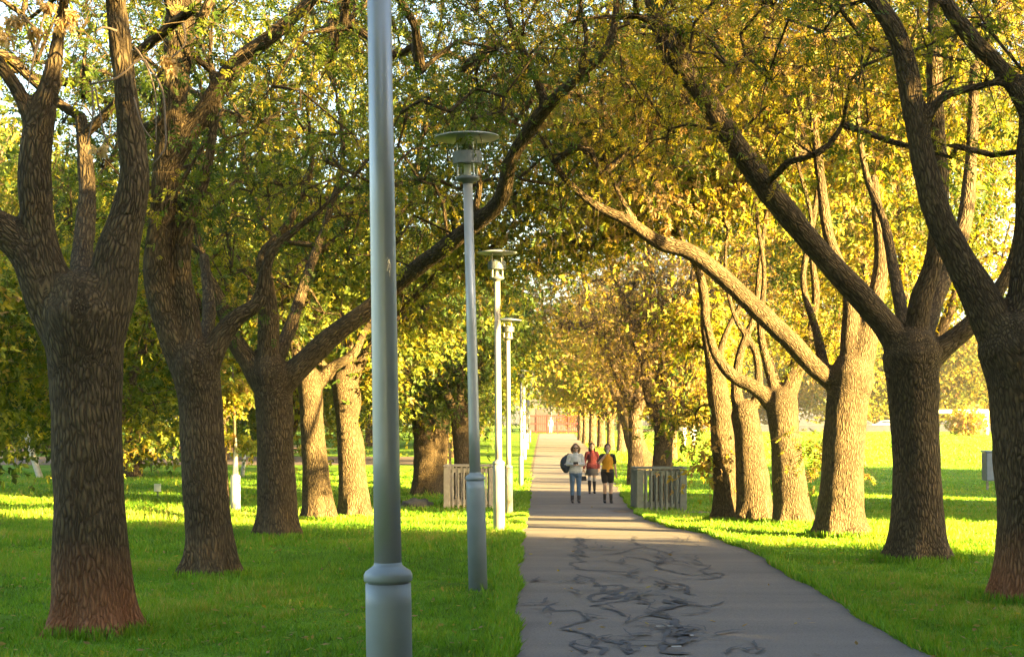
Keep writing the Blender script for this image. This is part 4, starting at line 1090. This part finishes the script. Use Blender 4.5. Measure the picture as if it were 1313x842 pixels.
g1 = G(738, 645); p1 = (g1.x, g1.y, zg(g1.y) + .012)
pp = person(p1, 'person in pale grey jacket, jeans and dark boots, carrying a backpack, leftmost walker', .05, dict(group='walkers on the path',
    J=dict(LK=(-.10, -.03, .50), LA=(-.09, .02, .085), RK=(.09, -.05, .50), RA=(.10, -.02, .09), LS=(-.165, 0, 1.37), LE=(-.25, -.02, 1.13), LW=(-.08, -.22, 1.12), RE=(.23, -.02, 1.13), RW=(.06, -.23, 1.13)),
    top=dict(name='jacket', mat=cloth('pale_grey_cloth', (.46, .50, .54), .2), sleeve='long', z0=.93, r0=.14, collar=True),
    bottom=dict(kind='trousers', name='jeans', f1=.86, mat=cloth('denim', (.07, .13, .23), .3)), legwear=[],
    shoe=dict(mat=cloth('dark_boot', (.035, .035, .05)), boot=True, name='boot'), hair=dict(chains=hair_curly, mat=HB)))
mb = MB()
for sgn in (-1, 1): mb.lathe([(.02, -.02), (.028, -.012), (.030, 0), (.028, .012), (.02, .02)], 14, (sgn * .035, -.105, 1.607))
mb.box((0, -.118, 1.612), (.03, .01, .008)); mb.build('sunglasses', simple_mat('dark_lens', (.02, .02, .02), .15), pp, smooth=True)
# phone and backpack
ph = thing('phone', (p1[0] - .01, p1[1] - .33, p1[2] + 1.17), 'dark phone held in both hands by the walker in the pale jacket', 'phone')
mb = MB(); mb.box((0, 0, 0), (.14, .012, .075)); mb.build('case', simple_mat('phone_case', (.05, .05, .06), .3), ph, bevel=.006)
mb = MB(); mb.box((0, -.0075, 0), (.125, .002, .065)); mb.build('screen', simple_mat('phone_screen', (.02, .02, .03), .1), ph)
bp_ = thing('backpack', (p1[0] - .28, p1[1] + .08, p1[2] + .98), 'navy backpack slung at the side of the walker in the pale jacket', 'backpack')
NAVY = cloth('navy_nylon', (.03, .045, .075))
skinned('bag', [[(0, 0, 0, .11), (-.03, 0, .12, .14), (-.02, 0, .25, .13), (.02, 0, .34, .09)], [(.03, .0, .05, .10), (.03, 0, .25, .10)]], NAVY, bp_, .012, 2)
skinned('pocket', [[(-.04, -.12, .06, .05), (.02, -.12, .06, .05)], [(-.04, -.11, .14, .045), (.02, -.11, .14, .045)]], NAVY, bp_, .012, 2)
mb = MB(); q, r = smooth_path([(0, -.02, .38), (.08, -.1, .46), (.12, -.12, .3), (.06, -.08, .1)], [.014] * 4, .03); mb.tube(q, r, 8); mb.build('strap', NAVY, bp_, smooth=True)
mb = MB(); mb.box((-.02, -.172, .15), (.07, .004, .02)); mb.build('patch', simple_mat('grey_patch', (.4, .42, .45), .6), bp_)

g2 = G(759, 633); p2 = (g2.x, g2.y, zg(g2.y) + .012)
person(p2, 'person in dark red jacket, dark skirt and high socks, walking behind in the middle', -.03, dict(group='walkers on the path',
    J=dict(LE=(-.24, .03, 1.10), LW=(-.27, -.03, .86), RE=(.22, .04, 1.10), RW=(.23, -.04, .86), LK=(-.08, -.08, .51), LA=(-.08, -.10, .09), RK=(.08, .03, .5), RA=(.09, .18, .12)),
    top=dict(name='jacket', mat=cloth('dark_red_cloth', (.11, .014, .02), .25), sleeve='long', z0=.90, r0=.15, collar=True),
    bottom=dict(kind='skirt', name='skirt', mat=cloth('charcoal_cloth', (.06, .06, .07))), legwear=[('leggings', .45, .62, cloth('grey_socks', (.35, .35, .37))), ('high_sock', .6, 1.0, cloth('black_socks', (.02, .02, .03)))],
    shoe=dict(mat=cloth('black_shoe', (.02, .02, .022))), hair=dict(chains=hair_long, mat=HD)))
bg = thing('handbag', (p2[0] - .31, p2[1] - .05, p2[2] + .42), 'dark flat bag hanging from the hand of the walker in red', 'bag')
mb = MB(); mb.box((0, 0, .1), (.26, .08, .16), 0, .85); mb.build('pouch', cloth('black_leather', (.03, .03, .035)), bg, bevel=.02)
mb = MB(); q, r = smooth_path([(-.08, 0, .17), (-.05, 0, .3), (.03, 0, .38), (.07, 0, .3), (.08, 0, .17)], [.008] * 5, .02); mb.tube(q, r, 8); mb.build('handle', cloth('black_leather_handle', (.03, .03, .035)), bg)

g3 = G(779, 645); p3 = (g3.x, g3.y, zg(g3.y) + .012)
person(p3, 'person in mustard shirt with black sleeves and black shorts, drinking, rightmost walker', .04, dict(group='walkers on the path',
    J=dict(LE=(-.26, -.10, 1.17), LW=(-.06, -.20, 1.43), RE=(.22, .03, 1.10), RW=(.25, .0, .84), LK=(-.08, -.03, .5), LA=(-.08, .06, .09), RK=(.09, -.05, .5), RA=(.10, -.04, .085)),
    Lhd=(.4, -.1, .9),
    top=dict(name='shirt', mat=cloth('mustard_cloth', (.62, .29, .015), .12), sleeve='short', z0=.93, r0=.135, sleeve_mat=cloth('black_sleeve', (.025, .025, .028))),
    bottom=dict(kind='shorts', name='shorts', mat=cloth('black_shorts', (.02, .018, .02))), legwear=[('ankle_sock', .84, 1.0, cloth('dark_socks', (.03, .03, .035)))],
    shoe=dict(mat=cloth('dark_shoe', (.03, .03, .035))), hair=dict(chains=hair_bun, mat=HD)))
cup = thing('cup', (p3[0] - .02, p3[1] - .24, p3[2] + 1.49), 'small pale cup raised to the mouth of the walker in mustard', 'cup')
mb = MB(); mb.lathe([(.02, -.05), (.025, -.05), (.034, .05), (.030, .05), (.022, -.045)], 18); mb.build('wall', simple_mat('paper_cup', (.55, .55, .52), .7), cup, smooth=True)
mb = MB(); mb.lathe([(.036, .05), (.036, .058), (.02, .062)], 18); mb.build('lid', simple_mat('cup_lid', (.6, .6, .58), .5), cup, smooth=True)
# far walkers
def far_person(px, py, lab, topc, botc, hair, grp, s=1.0, rz=0):
    g = G(px, py)
    return person((g.x, g.y, zg(g.y) + .012), lab, rz, dict(group=grp, top=dict(name='shirt', mat=cloth('far_top', topc), sleeve='long', z0=.93), bottom=dict(kind='trousers', name='trousers', f1=.95, mat=cloth('far_trousers', botc)),
        shoe=dict(mat=HD), hair=dict(chains=hair_bun, mat=hair)), s, False)
far_person(706, 556, 'distant person in pale clothes at the far end of the path', (.36, .30, .24), (.34, .33, .32), HG, 'distant people', 1.05)
far_person(878, 574, 'distant person in white on the field, left of the two', (.5, .49, .47), (.45, .44, .42), HB, 'distant people', 1.05, 1.0)
far_person(889, 575, 'distant person in white on the field, right of the two', (.48, .46, .42), (.3, .3, .3), HG, 'distant people', 1.0, .5)

# ------------------------------------------------------------------ path end: red fence, grey building
RED = simple_mat('red_paint', (.10, .006, .006), .6, var=.2)
REDM = simple_mat('red_mesh', (.10, .008, .008), .8, var=.2)
fr = thing('red_fence', ((722 - HX) / F * 176, 176, zg(176)), 'red barrier fence closing the far end of the path', 'fence')
for k in range(8):
    mb = MB(); x = -4.2 + k * 1.2; mb.box((x, 0, 1.1), (.12, .12, 2.2)); mb.build('post', RED, fr)
for z in (.25, 1.1, 2.0):
    mb = MB(); mb.box((0, -.075, z), (8.6, .03, .14)); mb.build('rail', RED, fr)
mb = MB()
for k in range(38): mb.box((-4.05 + k * .218, .075, 1.1), (.1, .03, 1.95))
mb.build('slats', REDM, fr)
GREYB = simple_mat('grey_wall', (.05, .05, .055), .85, var=.15, scale=1.5); ROOF = simple_mat('dark_roof', (.03, .03, .035), .8)
bd = thing('building', ((705 - HX) / F * 205, 205, zg(205)), 'dark grey gabled building beyond the red fence', 'building')
mb = MB(); w, d, h = 7.5, 7, 3.6
mb.add(np.array([(-w / 2, 0, 0), (w / 2, 0, 0), (w / 2, 0, h), (0, 0, h + 2.0), (-w / 2, 0, h), (-w / 2, d, 0), (w / 2, d, 0), (w / 2, d, h), (0, d, h + 2.0), (-w / 2, d, h)]),
       [[(0, 1, 2, 4), (5, 0, 4, 9), (1, 6, 7, 2), (6, 5, 9, 7)], [(4, 2, 3), (7, 9, 8)]]); mb.build('wall', GREYB, bd)
mb = MB()
for sg in (-1, 1):
    mb.add(np.array([(0, -.4, h + 2.1), (sg * (w / 2 + .5), -.4, h - .2), (sg * (w / 2 + .5), d + .4, h - .2), (0, d + .4, h + 2.1), (0, -.4, h + 2.3), (sg * (w / 2 + .5), -.4, h), (sg * (w / 2 + .5), d + .4, h), (0, d + .4, h + 2.3)]),
           [[(0, 1, 2, 3), (7, 6, 5, 4), (0, 4, 5, 1), (1, 5, 6, 2), (2, 6, 7, 3)]])
mb.build('roof', ROOF, bd)
mb = MB(); mb.box((-1.0, -.03, 1.5), (1.6, .06, 3.0)); dr = mb.build('door', simple_mat('dark_door', (.03, .03, .035), .6), bd)
mb = MB(); mb.box((.2, -.05, 1.6), (.16, .08, 3.2)); mb.build('door_frame', simple_mat('pale_frame', (.16, .16, .16), .6), bd)
mb = MB(); mb.box((1.9, -.03, 2.0), (1.2, .05, 1.2)); wn = mb.build('window', simple_mat('window_glass', (.05, .06, .08), .15), bd)

# ------------------------------------------------------------------ field: goal, wall, cars, bin, shrub
WP = simple_mat('white_goal_paint', (.82, .8, .78), .5, var=.04)
gg = G(1265, 557.5); k = gg.y / F
gl_ = thing('goal', (gg.x, gg.y, gg.z), 'white football goal frame across the field between the two right dark trunks', 'goal')
GW, GH = 90 * k, 30 * k
for nm, x in (('post', 0), ('post', -GW)):
    mb = MB(); mb.tube([(x, 0, -.1), (x, 0, GH)], [.24, .24], 12); mb.build(nm, WP, gl_, smooth=True)
mb = MB(); mb.tube([(.17, 0, GH - .02), (-GW - .17, 0, GH - .02)], [.23, .23], 12); mb.build('crossbar', WP, gl_, smooth=True)
for x in (0, -GW):
    mb = MB(); mb.tube([(x, .1, GH - .1), (x, 1.6, GH * .45), (x, 2.0, .02)], [.03, .03, .03], 8); mb.build('stay', WP, gl_, smooth=True)
wl = thing('low_wall', (52, 205, zg(205)), 'long low grey wall at the far side of the field', 'wall')
mb = MB(); mb.box((0, 0, .35), (60, .3, .9)); mb.build('masonry', simple_mat('grey_block', (.03, .036, .05), .9, scale=1), wl)
mb = MB(); mb.box((0, 0, .84), (60.1, .4, .08)); mb.build('coping', simple_mat('grey_coping', (.07, .07, .075), .9), wl)
strip_sheet(lambda y: 15, lambda y: 110, np.arange(208, 232, 1.0), .008, 'car_park', ASPH)
def car(px, Y, label, col, rz=0, van=0):
    x = (px - HX) / F * Y; root = thing('parked_car', (x, Y, zg(Y)), label, 'car', 'cars parked beyond the field', rz)
    pm = simple_mat('car_paint', col, .3, metal=.2, var=.04)
    mb = MB(); prof = [(-2.2, .35), (-2.25, .7), (-2.1, .88), (-1.35, .98), (-.75, 1.42), (.75, 1.46), (1.55, 1.02), (2.15, .92), (2.25, .6), (2.2, .3)]
    n = len(prof); V = []
    for y in (-.85, -.8, .8, .85):
        for (a, z) in prof:
            ins = .14 if (z > 1.1 and abs(y) > .82) else 0
            V.append((a, y * (1 if z < 1.1 else .84), z))
    V = np.array(V)
    Q = [(i * n + j, (i + 1) * n + j, (i + 1) * n + (j + 1) % n, i * n + (j + 1) % n) for i in range(3) for j in range(n)]
    mb.add(V, [Q, [tuple(range(n))], [tuple(3 * n + j for j in range(n - 1, -1, -1))]]); mb.build('body', pm, root, bevel=.05)
    gm = simple_mat('car_glass', (.03, .04, .05), .1)
    for sy in (-1, 1):
        mb = MB(); V = np.array([(-1.15, sy * .80, 1.02), (-.68, sy * .722, 1.36), (.68, sy * .722, 1.38), (1.25, sy * .80, 1.04), (-1.15, sy * .86, 1.02), (-.68, sy * .735, 1.36), (.68, sy * .735, 1.38), (1.25, sy * .86, 1.04)])
        mb.add(V, [[(0, 1, 2, 3), (7, 6, 5, 4), (0, 4, 5, 1), (1, 5, 6, 2), (2, 6, 7, 3), (3, 7, 4, 0)]]); mb.build('window', gm, root)
    for sx in (-1.4, 1.4):
        for sy in (-1, 1):
            mb = MB(); mb.tube([(sx, sy * .68, .32), (sx, sy * .88, .32)], [.32, .32], 20); wv = mb.build('wheel', simple_mat('tyre', (.03, .03, .03), .9), root)
            mb = MB(); mb.tube([(sx, sy * .86, .32), (sx, sy * .895, .32)], [.19, .19], 14); mb.build('rim', BLUEGREY, wv)
car(1136, 218, 'white parked car seen left of the shaded trunk beyond the field', (.7, .7, .68))
car(1215, 219, 'black parked car behind the goal, left one', (.03, .03, .035))
car(1262, 220, 'black parked car behind the goal post, right one', (.04, .04, .045))
car(1104, 221, 'dark parked car just right of the broad sunlit trunk', (.08, .08, .09))
# shrub in front of the wall
g = G(1241, 559)
sh = thing('shrub', (g.x, g.y, g.z), 'round yellow brown shrub in front of the low wall by the goal', 'shrub')
t = Tree(401); t.limb([(0, 0, -.1), (0, 0, .4), (.1, 0, .9)], [.12, .1, .05]); t.limbs[0] = (t.limbs[0][0] + (0, 0, 2), t.limbs[0][1])
A = ellipsoid_pts(t.rng, (0, 0, 3.5), (2.0, 1.6, 1.4), 50); t.grow(A, step=.4, leafr=.01); t.nodes -= np.array((0, 0, 2)); t.limbs[0] = (t.limbs[0][0] - (0, 0, 2), t.limbs[0][1])
t.build_wood(sh, BARK_FAR); leaf_object('crown', [foliage(t.ends(), .35, 26, .4, .78, 'duo', t.rng)], LEAFY, sh)
# bin on posts behind the nearest right trunk
g = G(1275, 628); bn = thing('litter_bin', (g.x, g.y, g.z), 'blue grey box bin on legs half hidden by the nearest right trunk', 'bin'); k = g.y / F
BB = simple_mat('blue_grey_plastic', (.07, .11, .17), .5)
mb = MB(); mb.box((0, 0, 30 * k), (26 * k, .6, 36 * k), 0, 1.04); mb.build('box', BB, bn, bevel=.03)
mb = MB(); mb.box((0, 0, 49.4 * k), (29 * k, .68, 2.2 * k)); mb.build('lid', BB, bn, bevel=.02)
for sx in (-1, 1): mb = MB(); mb.box((sx * 9 * k, 0, 5.5 * k), (2.6 * k, .07, 12 * k)); mb.build('leg', DARKST, bn)
# pale marker in the left lawn
g = G(202, 636); mk = thing('marker_sign', (g.x, g.y, g.z), 'small pale marker plate on a stake in the left lawn', 'marker'); k = g.y / F
mb = MB(); mb.box((0, 0, 11 * k), (9 * k, .03, 10 * k)); mb.build('plate', simple_mat('pale_plate', (.5, .6, .58), .5), mk, bevel=.01)
mb = MB(); mb.box((0, .022, 6 * k), (1.8 * k, .02, 14 * k)); mb.build('stake', DARKST, mk)
# pale bent stake between second and third trunk
g = G(310, 612); st_ = thing('stake', (g.x, g.y, g.z), 'pale slanting stake behind the white sleeved young tree', 'stake'); k = g.y / F
mb = MB(); mb.tube([(0, 0, -.1), (2 * k, 0, 14 * k), (4 * k, 0, 32 * k)], [3 * k, 2.5 * k, 1.8 * k], 10); mb.build('shaft', PALEBARK, st_, smooth=True)
# rock by the left guard
g = G(534, 651)
mb = MB(); rk = np.random.default_rng(9)
th = np.linspace(.05, math.pi - .05, 14); a = np.linspace(0, 2 * math.pi, 22, endpoint=False); V = []
for t_ in th:
    for x in a:
        d = Vector((math.sin(t_) * math.cos(x), math.sin(t_) * math.sin(x), -math.cos(t_))); q = 1 + .35 * mnoise.noise(d * 2.2) + .15 * mnoise.noise(d * 6)
        V.append((d.x * .42 * q, d.y * .3 * q, d.z * .17 * q))
mb.add(np.array(V), [[(i * 22 + j, i * 22 + (j + 1) % 22, (i + 1) * 22 + (j + 1) % 22, (i + 1) * 22 + j) for i in range(13) for j in range(22)], [tuple(range(21, -1, -1))], [tuple(13 * 22 + j for j in range(22))]])
ro = mb.build('rock', simple_mat('dark_rock', (.08, .075, .07), .9, var=.3, bump=.4), None, smooth=True); ro.location = (g.x, g.y, g.z + .08)
tag(ro, 'low dark rock on the grass left of the pale picket guard', 'rock')

# ------------------------------------------------------------------ evening haze
m, nt, out = new_mat('evening_haze')
pv = nt.nodes.new('ShaderNodeVolumePrincipled'); pv.inputs['Color'].default_value = (.9, .88, .82, 1); pv.inputs['Density'].default_value = .00018; pv.inputs['Anisotropy'].default_value = .2
nt.links.new(pv.outputs[0], out.inputs['Volume'])
mb = MB(); zb, zt = float(_tz.min()) - 1.0, 26.0
mb.box((0, 410, (zb + zt) / 2), (1010, 990, zt - zb)); hz = mb.build('haze', m); tag(hz, kind='stuff')

# ------------------------------------------------------------------ light, sky, camera
ELV, AZ = math.radians(12), math.radians(55)      # AZ from -Y towards +X
sdir = Vector((math.sin(AZ) * math.cos(ELV), -math.cos(AZ) * math.cos(ELV), math.sin(ELV)))
sl = bpy.data.lights.new('sun', 'SUN'); sl.energy = 5; sl.angle = math.radians(.6); sl.color = (1, .67, .24)
so = bpy.data.objects.new('sun', sl); link(so); so.rotation_euler = sdir.to_track_quat('Z', 'Y').to_euler()
so['kind'] = 'structure'
w = bpy.data.worlds.new('World'); scene.world = w; w.use_nodes = True
nt = w.node_tree; bgn = nt.nodes['Background']
sky = nt.nodes.new('ShaderNodeTexSky'); sky.sky_type = 'NISHITA'; sky.sun_disc = False; sky.sun_elevation = ELV
sky.sun_rotation = math.atan2(sdir.x, sdir.y); sky.air_density = 1.0; sky.dust_density = 2.5; sky.ozone_density = .8
nt.links.new(sky.outputs[0], bgn.inputs[0]); bgn.inputs[1].default_value = .043

cam = bpy.data.cameras.new('camera'); co = bpy.data.objects.new('camera', cam); link(co)
co.location = (0, 0, CZ); co.rotation_euler = (math.pi / 2, 0, 0)
cam.sensor_width = 36; cam.lens = 36 * F / 1313; cam.shift_y = (HY - 421) / 1313; cam.clip_start = .1; cam.clip_end = 2500
scene.camera = co
scene.render.engine = 'CYCLES'
scene.render.resolution_x = 1024; scene.render.resolution_y = 656
scene.view_settings.view_transform = 'Standard'; scene.view_settings.look = 'None'; scene.view_settings.gamma = 1; scene.view_settings.exposure = 4.28
try:
    scene.cycles.max_bounces = 8; scene.cycles.diffuse_bounces = 3; scene.cycles.transmission_bounces = 4; scene.cycles.transparent_max_bounces = 8
except Exception: pass
